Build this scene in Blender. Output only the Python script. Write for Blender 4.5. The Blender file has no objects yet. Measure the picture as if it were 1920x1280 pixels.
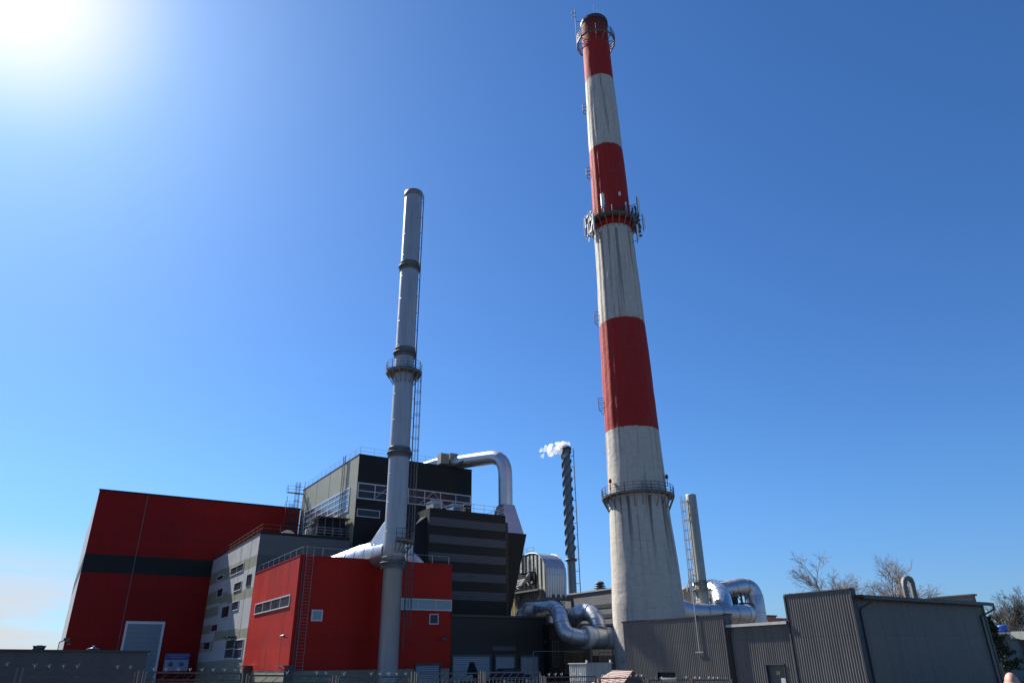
import bpy, bmesh, math, random
from mathutils import Vector, Matrix
random.seed(7)
sc = bpy.context.scene
R_ = math.radians
# ------------------------------------------------------------------ camera
CAMZ = 2.0
F, TH, RO = 1314.5, R_(24.66), R_(0.837)
AZ = R_(57.2)
cd = bpy.data.cameras.new('camera'); cam = bpy.data.objects.new('camera', cd); sc.collection.objects.link(cam)
cd.sensor_width = 36.0; cd.lens = F / 1920 * 36.0; cd.clip_start = 0.1; cd.clip_end = 6000
cam.location = (0, 0, CAMZ)
cam.rotation_mode = 'QUATERNION'
cam.rotation_quaternion = (Matrix.Rotation(math.pi/2 + TH, 4, 'X') @ Matrix.Rotation(-RO, 4, 'Z')).to_quaternion()
sc.camera = cam
sc.cycles.volume_bounces = 6; sc.cycles.max_bounces = 12
# ------------------------------------------------------------------ sky and sun
SUN_AZ, SUN_EL = R_(-45.7), R_(42.8)
w = bpy.data.worlds.new('World'); sc.world = w; w.use_nodes = True
nt = w.node_tree; nt.nodes.clear()
out = nt.nodes.new('ShaderNodeOutputWorld'); bg = nt.nodes.new('ShaderNodeBackground')
sky = nt.nodes.new('ShaderNodeTexSky'); sky.sky_type = 'NISHITA'; sky.sun_disc = False
sky.sun_elevation = SUN_EL; sky.sun_rotation = SUN_AZ
sky.air_density = 1.0; sky.dust_density = 0.5; sky.ozone_density = 3.0; sky.altitude = 50
bg.inputs['Strength'].default_value = 0.059
# thin high cirrus low over the horizon, denser to the left
tc = nt.nodes.new('ShaderNodeTexCoord'); mp = nt.nodes.new('ShaderNodeMapping'); mp.inputs['Scale'].default_value = (2.2, 2.2, 17)
no = nt.nodes.new('ShaderNodeTexNoise'); no.inputs['Scale'].default_value = 1.6; no.inputs['Detail'].default_value = 7; no.inputs['Roughness'].default_value = .6; no.inputs['Distortion'].default_value = .35
sx = nt.nodes.new('ShaderNodeSeparateXYZ')
L = nt.links
L.new(tc.outputs['Generated'], mp.inputs['Vector']); L.new(mp.outputs[0], no.inputs['Vector']); L.new(tc.outputs['Generated'], sx.inputs[0])
def mth(tree, op, a, b=None, c=None, clamp=False):
    n = tree.nodes.new('ShaderNodeMath'); n.operation = op; n.use_clamp = clamp
    for i, v in enumerate((a, b, c)):
        if v is None: continue
        if isinstance(v, (int, float)): n.inputs[i].default_value = v
        else: tree.links.new(v, n.inputs[i])
    return n.outputs[0]
def mrange(tree, v, a, b, c=0., d=1., smooth=True):
    n = tree.nodes.new('ShaderNodeMapRange'); n.interpolation_type = 'SMOOTHSTEP' if smooth else 'LINEAR'
    tree.links.new(v, n.inputs['Value'])
    for k, x in (('From Min', a), ('From Max', b), ('To Min', c), ('To Max', d)): n.inputs[k].default_value = x
    return n.outputs[0]
cov = mrange(nt, no.outputs['Fac'], .28, .52)
lo = mrange(nt, sx.outputs['Z'], .05, .165, 1, 0)
azm = mrange(nt, mth(nt, 'ARCTAN2', sx.outputs['X'], sx.outputs['Y']), -.60, -.38, 1, 0)
mask = mth(nt, 'MULTIPLY', mth(nt, 'MULTIPLY', cov, lo), azm)
mask = mth(nt, 'MULTIPLY', mask, 1.0, clamp=True)
mix = nt.nodes.new('ShaderNodeMix'); mix.data_type = 'RGBA'
hsv = nt.nodes.new('ShaderNodeHueSaturation'); hsv.inputs['Saturation'].default_value = 1.12; hsv.inputs['Value'].default_value = 1.0
L.new(sky.outputs[0], hsv.inputs['Color'])
def mulc(a, colr):
    n = nt.nodes.new('ShaderNodeMix'); n.data_type = 'RGBA'; n.blend_type = 'MULTIPLY'; n.inputs['Factor'].default_value = 1; L.new(a, n.inputs['A'])
    if isinstance(colr, tuple): n.inputs['B'].default_value = (*colr, 1)
    else: L.new(colr, n.inputs['B'])
    return n.outputs['Result']
SD = (math.sin(SUN_AZ)*math.cos(SUN_EL), math.cos(SUN_AZ)*math.cos(SUN_EL), math.sin(SUN_EL))
vd_ = nt.nodes.new('ShaderNodeVectorMath'); vd_.operation = 'DOT_PRODUCT'; L.new(tc.outputs['Generated'], vd_.inputs[0]); vd_.inputs[1].default_value = SD
nr = nt.nodes.new('ShaderNodeMix'); nr.data_type = 'RGBA'; L.new(mth(nt, 'POWER', mrange(nt, vd_.outputs['Value'], .978, 1.0, 0, 1, False), 2.4), nr.inputs['Factor']); nr.inputs['A'].default_value = (.54, .82, 1.12, 1); nr.inputs['B'].default_value = (1.15, 1.12, 1.2, 1)
clear = mulc(hsv.outputs[0], nr.outputs['Result'])       # clear cool spring air, paler round the sun
hz = nt.nodes.new('ShaderNodeMix'); hz.data_type = 'RGBA'; L.new(mrange(nt, sx.outputs['Z'], 0, .24), hz.inputs['Factor']); hz.inputs['A'].default_value = (.82, .81, .93, 1); hz.inputs['B'].default_value = (1, 1, 1, 1)
clear = mulc(clear, hz.outputs['Result'])
L.new(mask, mix.inputs['Factor']); L.new(clear, mix.inputs['A']); mix.inputs['B'].default_value = (5.4, 5.8, 6.15, 1)
L.new(mix.outputs['Result'], bg.inputs['Color']); L.new(bg.outputs[0], out.inputs['Surface'])
sl = bpy.data.lights.new('sun', 'SUN'); sl.energy = 5.0; sl.angle = R_(0.53); sl.color = (1, .95, .87)
so = bpy.data.objects.new('sun', sl); sc.collection.objects.link(so)
sd = Vector((math.sin(SUN_AZ)*math.cos(SUN_EL), math.cos(SUN_AZ)*math.cos(SUN_EL), math.sin(SUN_EL)))
so.rotation_mode = 'QUATERNION'; so.rotation_quaternion = sd.to_track_quat('Z', 'Y'); so.location = (-40, 0, 90)
sc.view_settings.view_transform = 'Standard'; sc.view_settings.look = 'None'; sc.view_settings.gamma = 1
sc.view_settings.use_curve_mapping = False; sc.view_settings.exposure = 1.1
# ------------------------------------------------------------------ site frame (a along the fronts, b into the depth)
A = (math.sin(AZ), math.cos(AZ)); B = (-math.cos(AZ), math.sin(AZ))
ROT = math.pi/2 - AZ
def ray(px, py):
    x = (px-960)/F; y = -(py-640)/F
    c, s = math.cos(RO), math.sin(RO); x, y = c*x+s*y, -s*x+c*y
    ct, st = math.cos(TH), math.sin(TH)
    return (x, ct-st*y, st+ct*y)
def ab(r): return (r[0]*A[0]+r[1]*A[1], r[0]*B[0]+r[1]*B[1])
_r = ray(563.2, 1040.9); _h = math.hypot(_r[0], _r[1]); KO = (_r[0]/_h*80, _r[1]/_h*80)
CA, CB = (-(KO[0]*A[0]+KO[1]*A[1]), -(KO[0]*B[0]+KO[1]*B[1]))
def PB(px, py, b):          # survey: point at depth b -> (a, z)
    r = ray(px, py); u, v = ab(r); t = (b-CB)/v; return (CA+t*u, CAMZ+t*r[2])
def PA(px, py, a):          # point in the side plane a -> (b, z)
    r = ray(px, py); u, v = ab(r); t = (a-CA)/u; return (CB+t*v, CAMZ+t*r[2])
def PD(px, py, D):          # point at distance D -> (a, b, z)
    r = ray(px, py); u, v = ab(r); t = D/math.hypot(u, v); return (CA+t*u, CB+t*v, CAMZ+t*r[2])
def wxy(a, b): return (KO[0]+a*A[0]+b*B[0], KO[1]+a*A[1]+b*B[1])
# ------------------------------------------------------------------ materials
def mat(name, col, rough=.6, metal=0., var=.12, vs=1.5, bump=0., bs=8., ribs=None, seams=None, streak=0., spec=.5, col2=None, grime=0.):
    m = bpy.data.materials.new(name); m.use_nodes = True; t = m.node_tree; N = t.nodes; p = N['Principled BSDF']
    p.inputs['Roughness'].default_value = rough; p.inputs['Metallic'].default_value = metal
    p.inputs['Specular IOR Level'].default_value = spec
    tc = N.new('ShaderNodeTexCoord'); n = N.new('ShaderNodeTexNoise'); n.inputs['Scale'].default_value = vs; n.inputs['Detail'].default_value = 6; n.inputs['Roughness'].default_value = .65
    t.links.new(tc.outputs['Object'], n.inputs['Vector'])
    f = mrange(t, n.outputs['Fac'], .3, .7, 1-var, 1+var, False)
    if streak:
        mp = N.new('ShaderNodeMapping'); mp.inputs['Scale'].default_value = (2.2, 2.2, .12); t.links.new(tc.outputs['Object'], mp.inputs['Vector'])
        n2 = N.new('ShaderNodeTexNoise'); n2.inputs['Scale'].default_value = 1.6; n2.inputs['Detail'].default_value = 5; t.links.new(mp.outputs[0], n2.inputs['Vector'])
        f = mth(t, 'MULTIPLY', f, mrange(t, n2.outputs['Fac'], .42, .72, 1, 1-streak))
    sp = N.new('ShaderNodeSeparateXYZ'); t.links.new(tc.outputs['Object'], sp.inputs[0])
    if seams:       # (axis, period, width, darkness): joints of the cladding panels
        for ax, per, wd, dk in seams:
            c = mth(t, 'ADD', sp.outputs['X'], sp.outputs['Y']) if ax == 'H' else sp.outputs[ax]
            fr = mth(t, 'FRACT', mth(t, 'DIVIDE', c, per))
            k = mth(t, 'LESS_THAN', fr, wd/per)
            f = mth(t, 'MULTIPLY', f, mth(t, 'SUBTRACT', 1, mth(t, 'MULTIPLY', k, dk)))
            wn = N.new('ShaderNodeTexWhiteNoise'); wn.noise_dimensions = '1D'
            t.links.new(mth(t, 'FLOOR', mth(t, 'DIVIDE', c, per)), wn.inputs['W'])
            f = mth(t, 'MULTIPLY', f, mrange(t, wn.outputs['Value'], 0, 1, 1-var*.5, 1+var*.5, False))
    mx = N.new('ShaderNodeMix'); mx.data_type = 'RGBA'; mx.blend_type = 'MULTIPLY'; mx.inputs['Factor'].default_value = 1
    mx.inputs['A'].default_value = (*col, 1)
    cmb = N.new('ShaderNodeCombineColor')
    for i in range(3): t.links.new(f, cmb.inputs[i])
    t.links.new(cmb.outputs[0], mx.inputs['B'])
    res = mx.outputs['Result']
    if col2:
        n3 = N.new('ShaderNodeTexNoise'); n3.inputs['Scale'].default_value = vs*2.3; n3.inputs['Detail'].default_value = 8; t.links.new(tc.outputs['Object'], n3.inputs['Vector'])
        m2 = N.new('ShaderNodeMix'); m2.data_type = 'RGBA'; t.links.new(mrange(t, n3.outputs['Fac'], .5, .68, 0, grime or .6), m2.inputs['Factor'])
        t.links.new(res, m2.inputs['A']); m2.inputs['B'].default_value = (*col2, 1); res = m2.outputs['Result']
    t.links.new(res, p.inputs['Base Color'])
    t.links.new(mrange(t, n.outputs['Fac'], .3, .7, max(.02, rough-.08), min(1, rough+.08), False), p.inputs['Roughness'])
    h = None
    if ribs:        # (axis, period, height)
        ax, per, ht = ribs
        c = mth(t, 'ADD', sp.outputs['X'], sp.outputs['Y']) if ax == 'H' else sp.outputs[ax]
        h = mth(t, 'MULTIPLY', mth(t, 'SINE', mth(t, 'MULTIPLY', c, 2*math.pi/per)), ht*.5)
    if bump:
        nb = N.new('ShaderNodeTexNoise'); nb.inputs['Scale'].default_value = bs; nb.inputs['Detail'].default_value = 5; t.links.new(tc.outputs['Object'], nb.inputs['Vector'])
        hb = mth(t, 'MULTIPLY', nb.outputs['Fac'], bump)
        h = hb if h is None else mth(t, 'ADD', h, hb)
    if h is not None:
        bp = N.new('ShaderNodeBump'); bp.inputs['Distance'].default_value = 1.0; bp.inputs['Strength'].default_value = 1
        t.links.new(h, bp.inputs['Height']); t.links.new(bp.outputs[0], p.inputs['Normal'])
    return m
M = {}
M['red'] = mat('red_cladding', (.37, .012, .005), .5, spec=.15, var=.11, vs=.18, bump=.015, bs=.8, seams=[('Z', 1.0, .03, .18), ('H', 6.1, .05, .15)], streak=.10)
M['redshade'] = mat('red_cladding_shaded', (.245, .006, .003), .5, spec=.15, var=.12, vs=.15, bump=.015, bs=.8, seams=[('Z', 1.0, .03, .18), ('H', 6.1, .05, .12)], streak=.14)  # the red cladding again, darkened to paint in the shade on the hall front
M['band'] = mat('charcoal_band', (.013, .013, .012), .6, spec=.25, var=.08, vs=.3, bump=.01, bs=1.2)
M['lightgrey'] = mat('pale_grey_cladding', (.38, .39, .39), .55, var=.06, vs=.5, bump=.008, bs=1.5, seams=[('Z', 1.0, .03, .12)], streak=.06)
M['olive'] = mat('olive_cladding', (.22, .225, .16), .55, var=.06, vs=.5, bump=.01, bs=1.5, seams=[('Z', 1.0, .03, .12)], streak=.08)
M['bluegrey'] = mat('blue_grey_cladding', (.095, .105, .105), .5, spec=.3, var=.08, vs=.4, bump=.01, bs=1.2, seams=[('Z', 1.0, .03, .15)])
M['slate'] = mat('slate_cladding', (.05, .058, .068), .5, var=.08, vs=.4, bump=.01, bs=1.2, seams=[('Z', 1.0, .03, .15)])
M['anthra'] = mat('anthracite_cladding', (.0115, .0120, .0115), .6, spec=.25, var=.12, vs=.3, bump=.012, bs=1.0, seams=[('Z', 1.0, .03, .2), ('H', 6.0, .06, .25)])
M['stripe'] = mat('grey_ribbed_stripe', (.062, .070, .080), .55, spec=.3, var=.06, vs=.4, ribs=('Z', .30, .03), seams=[('H', 6.0, .06, .25)])
M['charc'] = mat('low_block_cladding', (.034, .029, .025), .6, spec=.25, var=.10, vs=.3, bump=.01, bs=1.0, seams=[('H', 5.2, .05, .25), ('Z', 1.1, .03, .12)])
M['trim'] = mat('white_trim', (.62, .64, .66), .45, var=.05)
M['frame'] = mat('grey_window_frame', (.50, .52, .54), .4, var=.05)
M['glass'] = mat('window_glass', (.02, .024, .028), .32, var=.3, vs=.7, bump=.004, bs=.8, spec=.35)
M['glassl'] = mat('pale_reflective_glass', (.09, .12, .15), .14, var=.25, vs=.5, bump=.006, bs=.6, spec=1.0)
M['roller'] = mat('roller_door_slats', (.24, .27, .30), .45, var=.06, ribs=('Z', .22, .03), seams=[('Z', .66, .03, .3)])
M['bgrey'] = mat('panel_door_slats', (.20, .24, .27), .45, var=.06, seams=[('Z', .62, .04, .35)])
M['silver'] = mat('galvanised_cladding', (.52, .53, .54), .42, metal=.8, var=.07, vs=1.2, bump=.012, bs=1.4, col2=(.40, .41, .42), grime=.35)
M['stack'] = mat('stack_steel', (.36, .37, .38), .45, metal=.35, var=.06, vs=.6, bump=.006, bs=1.2, streak=.15)
M['crinkle'] = mat('wrinkled_foil_cladding', (.66, .68, .70), .26, metal=.9, var=.08, vs=2, bump=.07, bs=3.2)
M['flange'] = mat('dull_flange_steel', (.20, .205, .20), .6, metal=.3, var=.25, vs=3)
M['steel'] = mat('dark_painted_steel', (.06, .065, .07), .55, metal=.3, var=.2, vs=4)
M['galv'] = mat('galvanised_railing', (.34, .35, .36), .45, metal=.6, var=.2, vs=4)
M['rust'] = mat('rusty_fence_steel', (.10, .075, .06), .75, metal=.2, var=.35, vs=6, col2=(.20, .09, .05), grime=.7)
M['fencegrey'] = mat('worn_grey_paint', (.13, .12, .105), .7, var=.25, vs=5, col2=(.20, .10, .06), grime=.6)
M['shed'] = mat('graphite_corrugated_sheet', (.122, .112, .104), .42, metal=.1, var=.10, vs=.5, streak=.22, seams=[('Z', 3.15, .03, .3)])
M['shedtrim'] = mat('graphite_flashing', (.035, .037, .042), .5, var=.1)
M['flash'] = mat('pale_flashing', (.42, .42, .40), .5, var=.15, vs=3)
M['roofd'] = mat('dark_roof_sheet', (.045, .045, .05), .6, var=.15)
M['heli'] = mat('helical_stack_paint', (.115, .15, .165), .5, metal=.2, var=.12, vs=1)
M['beige'] = mat('beige_stack_paint', (.37, .38, .33), .55, var=.12, vs=1.2, streak=.25)
M['tank'] = mat('weathered_tank', (.22, .20, .18), .7, var=.25, vs=.8, streak=.3)
M['cream'] = mat('cream_hut_sheet', (.50, .49, .42), .6, var=.1, vs=2, streak=.2)
M['brown'] = mat('brown_roof_tile', (.23, .14, .11), .65, var=.2, vs=3, ribs=('X', .30, .06))
M['brick'] = mat('orange_brick', (.45, .16, .08), .8, var=.2, vs=2, bump=.02)
M['conc'] = mat('grey_render', (.17, .17, .16), .85, var=.12, vs=.6, bump=.01, streak=.15)
M['blue'] = mat('blue_plastic', (.015, .10, .42), .4, var=.1)
M['beton'] = mat('wall_render_slate', (.105, .095, .090), .85, var=.12, vs=.5, bump=.006, bs=3, streak=.1)
M['bark'] = mat('twig_bark', (.22, .18, .16), .9, var=.25, vs=3)
M['barkd'] = mat('dark_bark', (.07, .06, .05), .9, var=.25, vs=3)
M['needle'] = mat('conifer_needles', (.030, .050, .022), .8, var=.45, vs=1.4)
M['yellow'] = mat('ochre_paint', (.42, .30, .08), .6, var=.1)
M['signwhite'] = mat('sign_panel_white', (.30, .33, .40), .5, var=.05)
M['signblue'] = mat('sign_panel_blue', (.05, .08, .30), .5, var=.05)
M['lamp'] = mat('floodlight_body', (.07, .07, .07), .5, var=.1)
M['lampglass'] = mat('floodlight_lens', (.22, .22, .2), .2, var=.1)
M['carp'] = mat('dark_car_paint', (.02, .02, .03), .8, metal=.0, var=.05, spec=.1)
M['tyre'] = mat('rubber', (.02, .02, .02), .9, var=.1)
M['antenna'] = mat('antenna_radome', (.66, .67, .66), .5, var=.06, vs=3)
M['skin'] = mat('skin', (.48, .24, .18), .55, var=.10, vs=14, bump=.002, bs=60, col2=(.55, .22, .17), grime=.5)
M['hair'] = mat('white_hair', (.44, .36, .32), .8, var=.25, vs=60, bump=.006, bs=160)
M['jacket'] = mat('navy_jacket', (.03, .035, .05), .85, var=.15, vs=6, bump=.01, bs=20)
M['trouser'] = mat('grey_trousers', (.06, .06, .06), .9, var=.15, vs=6)
M['shoe'] = mat('black_leather', (.02, .02, .02), .5)
M['warn'] = mat('amber_sign', (.50, .25, .03), .5, var=.05)
# ------------------------------------------------------------------ mesh helpers (site coordinates)
COL = sc.collection
SPLIT = {'brace', 'seam_hoop', 'lettering', 'weld_seam', 'post', 'radio_unit', 'rest_cage', 'ring_flange', 'panel_joint', 'fixing_tab', 'gusset', 'corner_casting', 'grey_stripe', 'dark_band', 'support_leg', 'support_post', 'ochre_post', 'lightning_rod', 'bright_collar', 'seam_band', 'louvre_hood', 'ring_platform', 'vault_rib'}
def pieces(mb):
    par = list(range(len(mb.v)))
    def fd(i):
        while par[i] != i: par[i] = par[par[i]]; i = par[i]
        return i
    for f in mb.f:
        r0 = fd(f[0])
        for k in f[1:]: par[fd(k)] = r0
    bbx = {}
    for i, v in enumerate(mb.v):
        r = fd(i); b = bbx.setdefault(r, [list(v), list(v)])
        for k in range(3): b[0][k] = min(b[0][k], v[k]); b[1][k] = max(b[1][k], v[k])
    ks = list(bbx); e = .02; gp = {k: k for k in ks}
    def g(k):
        while gp[k] != k: k = gp[k]
        return k
    for i, a in enumerate(ks):
        for b in ks[i+1:]:
            A_, B_ = bbx[a], bbx[b]
            if all(A_[0][k]-e <= B_[1][k] and B_[0][k]-e <= A_[1][k] for k in range(3)): gp[g(b)] = g(a)
    out = {}
    for fi, f in enumerate(mb.f): out.setdefault(g(fd(f[0])), []).append(fi)
    res = []
    for fl in out.values():
        q = MB(); mp = {}
        for fi in fl:
            ff = []
            for i in mb.f[fi]:
                if i not in mp: mp[i] = len(q.v); q.v.append(mb.v[i])
                ff.append(mp[i])
            q.f.append(tuple(ff)); q.mi.append(mb.mi[fi]); q.sm.append(mb.sm[fi])
        res.append(q)
    return res
class MB:
    def __init__(s): s.v = []; s.f = []; s.mi = []; s.sm = []; s.uv = None
    def add(s, vs, fs, mi=0, smooth=False):
        o = len(s.v); s.v += [tuple(x) for x in vs]
        for f in fs: s.f.append(tuple(i+o for i in f)); s.mi.append(mi); s.sm.append(smooth)
        return s
    def box(s, a0, a1, b0, b1, z0, z1, mi=0):
        a0, a1 = min(a0, a1), max(a0, a1); b0, b1 = min(b0, b1), max(b0, b1); z0, z1 = min(z0, z1), max(z0, z1)
        return s.add([(a0,b0,z0),(a1,b0,z0),(a1,b1,z0),(a0,b1,z0),(a0,b0,z1),(a1,b0,z1),(a1,b1,z1),(a0,b1,z1)],
                     [(0,3,2,1),(4,5,6,7),(0,1,5,4),(1,2,6,5),(2,3,7,6),(3,0,4,7)], mi)
    def loft(s, bot, top, mi=0):   # two rings of equal length, counter-clockwise from above
        n = len(bot)
        return s.add(list(bot)+list(top), [tuple(range(n-1, -1, -1)), tuple(range(n, 2*n))] + [(i, (i+1) % n, n+(i+1) % n, n+i) for i in range(n)], mi)
    def tube(s, pts, r, n=8, mi=0, cap=True, closed=False, smooth=True):
        P = [Vector(p) for p in pts]; m = len(P)
        rr = r if isinstance(r, (list, tuple)) else [r]*m
        if m < 2: return s
        T = []
        for i in range(m):
            if closed: d = P[(i+1) % m]-P[i-1]
            else: d = P[min(i+1, m-1)]-P[max(i-1, 0)]
            T.append(d.normalized() if d.length > 1e-9 else Vector((0, 0, 1)))
        u = Vector((0, 0, 1)) if abs(T[0].z) < .9 else Vector((1, 0, 0))
        u = (u-T[0]*u.dot(T[0])).normalized(); vs = []
        for i in range(m):
            u = (u-T[i]*u.dot(T[i])); u = u.normalized() if u.length > 1e-6 else Vector((1, 0, 0)); w_ = T[i].cross(u)
            for k in range(n):
                a = 2*math.pi*k/n + (math.pi/4 if n == 4 else 0); vs.append(P[i]+u*math.cos(a)*rr[i]+w_*math.sin(a)*rr[i])
        fs = []
        for i in range(m if closed else m-1):
            j = (i+1) % m
            for k in range(n): fs.append((i*n+k, i*n+(k+1) % n, j*n+(k+1) % n, j*n+k))
        s.add(vs, fs, mi, smooth and n > 4)
        if cap and not closed:
            s.add(vs[:n], [tuple(range(n-1, -1, -1))], mi); s.add(vs[-n:], [tuple(range(n))], mi)
        return s
    def bar(s, p, q, w=.05, mi=0): return s.tube([p, q], w*.7, 4, mi)
    def lathe(s, ca, cb, prof, n=32, mi=0, a0=0, a1=2*math.pi, cap=False):
        full = abs(a1-a0-2*math.pi) < 1e-6; vs = []; k_ = n if full else n+1
        for r, z in prof:
            for k in range(k_):
                t = a0+(a1-a0)*k/n; vs.append((ca+r*math.cos(t), cb+r*math.sin(t), z))
        fs = []
        for i in range(len(prof)-1):
            for k in range(n): j = (k+1) % k_; fs.append((i*k_+k, i*k_+j, (i+1)*k_+j, (i+1)*k_+k))
        s.add(vs, fs, mi, True)
        if cap: s.add(vs[-k_:], [tuple(range(k_))], mi)
        return s
    def ring(s, ca, cb, r, z, th=.03, n=32, a0=0, a1=2*math.pi, mi=0):
        full = abs(a1-a0-2*math.pi) < 1e-6; k_ = n if full else n+1
        return s.tube([(ca+r*math.cos(a0+(a1-a0)*k/n), cb+r*math.sin(a0+(a1-a0)*k/n), z) for k in range(k_)], th, 5, mi, closed=full)
    def build(s, name, mats, parent=None, label=None):
        if name in SPLIT and s.uv is None:
            ps = pieces(s)
            if len(ps) > 1: return [q.build1(name, mats, parent, label) for q in ps][0]
        return s.build1(name, mats, parent, label)
    def build1(s, name, mats, parent=None, label=None):
        if not isinstance(mats, (list, tuple)): mats = [mats]
        me = bpy.data.meshes.new(name)
        org = Vector((0, 0, 0))
        root = parent
        while root is not None and root.parent: root = root.parent
        if root is not None and 'oa' in root: org = Vector((root['oa'], root['ob'], 0))
        elif root is None: pass
        me.from_pydata([(x-org.x, y-org.y, z-org.z) for x, y, z in s.v], [], s.f)
        for m in mats: me.materials.append(M[m] if isinstance(m, str) else m)
        me.polygons.foreach_set('material_index', s.mi); me.polygons.foreach_set('use_smooth', s.sm)
        if s.uv:
            ul = me.uv_layers.new(name='UVMap')
            for p in me.polygons:
                for li in p.loop_indices: ul.data[li].uv = s.uv[me.loops[li].vertex_index]
        me.validate(); me.update()
        o = bpy.data.objects.new(name, me); COL.objects.link(o)
        if parent is not None: o.parent = parent
        else:
            o.location = (KO[0], KO[1], 0); o.rotation_euler = (0, 0, ROT)
        if label: o['label'] = label
        return o
def thing(name, label, cat, a, b, group=None):
    o = bpy.data.objects.new(name, None); COL.objects.link(o); x, y = wxy(a, b)
    o.location = (x, y, 0); o.rotation_euler = (0, 0, ROT); o.empty_display_size = .5
    o['label'] = label; o['category'] = cat; o['oa'] = float(a); o['ob'] = float(b)
    if group: o['group'] = group
    return o
def railing(mb, pts, h=1.1, sp=1.6, r=.028, rails=2, closed=False):
    P = [Vector(p) for p in pts]
    if closed: P.append(P[0])
    for i in range(len(P)-1):
        p, q = P[i], P[i+1]; n = max(1, round((q-p).length/sp))
        for k in range(n+1): s_ = p.lerp(q, k/n); mb.bar(s_, s_+Vector((0, 0, h)), r*1.6)
        for j in range(rails): z = Vector((0, 0, h*(1-j/ max(1, rails))));  mb.bar(p+z, q+z, r*1.4)
def ladder(mb, a, b, z0, z1, ang, wd=.45, cage=True, cage0=2.3, off=.25, hoop=1.3, r=.028):
    # ang: outward direction in the site frame
    o = Vector((math.cos(ang), math.sin(ang), 0)); t = Vector((-o.y, o.x, 0)); c = Vector((a, b, 0))+o*off
    for s_ in (-1, 1): mb.bar(c+t*s_*wd/2+Vector((0,0,z0)), c+t*s_*wd/2+Vector((0,0,z1)), r*1.6)
    z = z0+.2
    while z < z1: mb.bar(c-t*wd/2+Vector((0,0,z)), c+t*wd/2+Vector((0,0,z)), r); z += .32
    z = z0+1
    while z < z1: mb.bar(c-o*off+Vector((0,0,z)), c+Vector((0,0,z)), r*1.6); z += 2.4
    if cage:
        cr = .36; z = z0+cage0; cc = c+o*.34
        while z < z1:
            mb.tube([cc+(o*math.cos(k)+t*math.sin(k))*cr*1.05+Vector((0,0,z)) for k in [R_(d) for d in range(-140, 141, 35)]], r*.9, 4); z += hoop
        for d in (-90, -40, 0, 40, 90):
            k = R_(d); q = cc+(o*math.cos(k)+t*math.sin(k))*cr*1.05; mb.bar(q+Vector((0,0,z0+cage0)), q+Vector((0,0,z1)), r*.9)
def window(parent, plane, c, u0, u1, z0, z1, nx=1, nz=1, fm='frame', gm='glass', fw=.10, name='window', out=.05):
    # plane 'B': front wall at b=c looking to -b ; plane 'A': side wall at a=c looking to -a
    fr, gl = MB(), MB()
    def bx(mb, u0, u1, d0, d1, z0, z1):
        if plane == 'B': mb.box(u0, u1, c-d1, c-d0, z0, z1)
        else: mb.box(c-d1, c-d0, u0, u1, z0, z1)
    u0, u1 = min(u0, u1), max(u0, u1); z0, z1 = min(z0, z1), max(z0, z1)
    bx(fr, u0, u1, .002, out+.03, z1-fw, z1); bx(fr, u0, u1, .002, out+.05, z0, z0+fw)
    bx(fr, u0, u0+fw, .002, out+.028, z0+fw, z1-fw); bx(fr, u1-fw, u1, .002, out+.028, z0+fw, z1-fw)
    for i in range(1, nx): x = u0+(u1-u0)*i/nx; bx(fr, x-fw*.35, x+fw*.35, .002, out+.02, z0+fw, z1-fw)
    for i in range(1, nz): z = z0+(z1-z0)*i/nz; bx(fr, u0+fw, u1-fw, .002, out+.016, z-fw*.35, z+fw*.35)
    bx(gl, u0+fw*.5, u1-fw*.5, .001, out*.5, z0+fw*.5, z1-fw*.5)
    f = fr.build(name, fm, parent); gl.build('pane', gm, f); return f
def winA(parent, a, tl, br, nx=1, nz=1, **k):
    b0, z1 = PA(*tl, a); b1, z0 = PA(*br, a); return window(parent, 'A', a, b0, b1, z0, z1, nx, nz, **k)
def winB(parent, b, tl, br, nx=1, nz=1, **k):
    a0, z1 = PB(*tl, b); a1, z0 = PB(*br, b); return window(parent, 'B', b, a0, a1, z0, z1, nx, nz, **k)
def floodlight(a, b, z, dirv, label, post=None):
    t = thing('floodlight', label, 'floodlight', a, b)
    d = Vector(dirv).normalized(); m = MB(); base = Vector((a, b, z))
    if post is not None: m.bar((a, b, post), (a, b, z), .07)
    m.bar(base, base+d*.55, .05); c = base+d*.65; u = d.cross(Vector((0, 0, 1))).normalized()
    m.build('arm', 'steel', t)
    h = MB(); dn = (d*.6-Vector((0, 0, .8))).normalized(); w_ = dn.cross(u).normalized()
    def q(s1, s2, k): return c+u*s1+w_*s2+dn*k
    h.loft([q(-.14,-.1,-.1), q(.14,-.1,-.1), q(.14,.1,-.1), q(-.14,.1,-.1)], [q(-.27,-.2,.12), q(.27,-.2,.12), q(.27,.2,.12), q(-.27,.2,.12)])
    h.build('lamp_head', 'lamp', t)
    g = MB(); g.loft([q(-.24,-.17,.123), q(.24,-.17,.123), q(.24,.17,.123), q(-.24,.17,.123)], [q(-.24,-.17,.14), q(.24,-.17,.14), q(.24,.17,.14), q(-.24,.17,.14)]); g.build('lens', 'lampglass', t)
    return t
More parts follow.
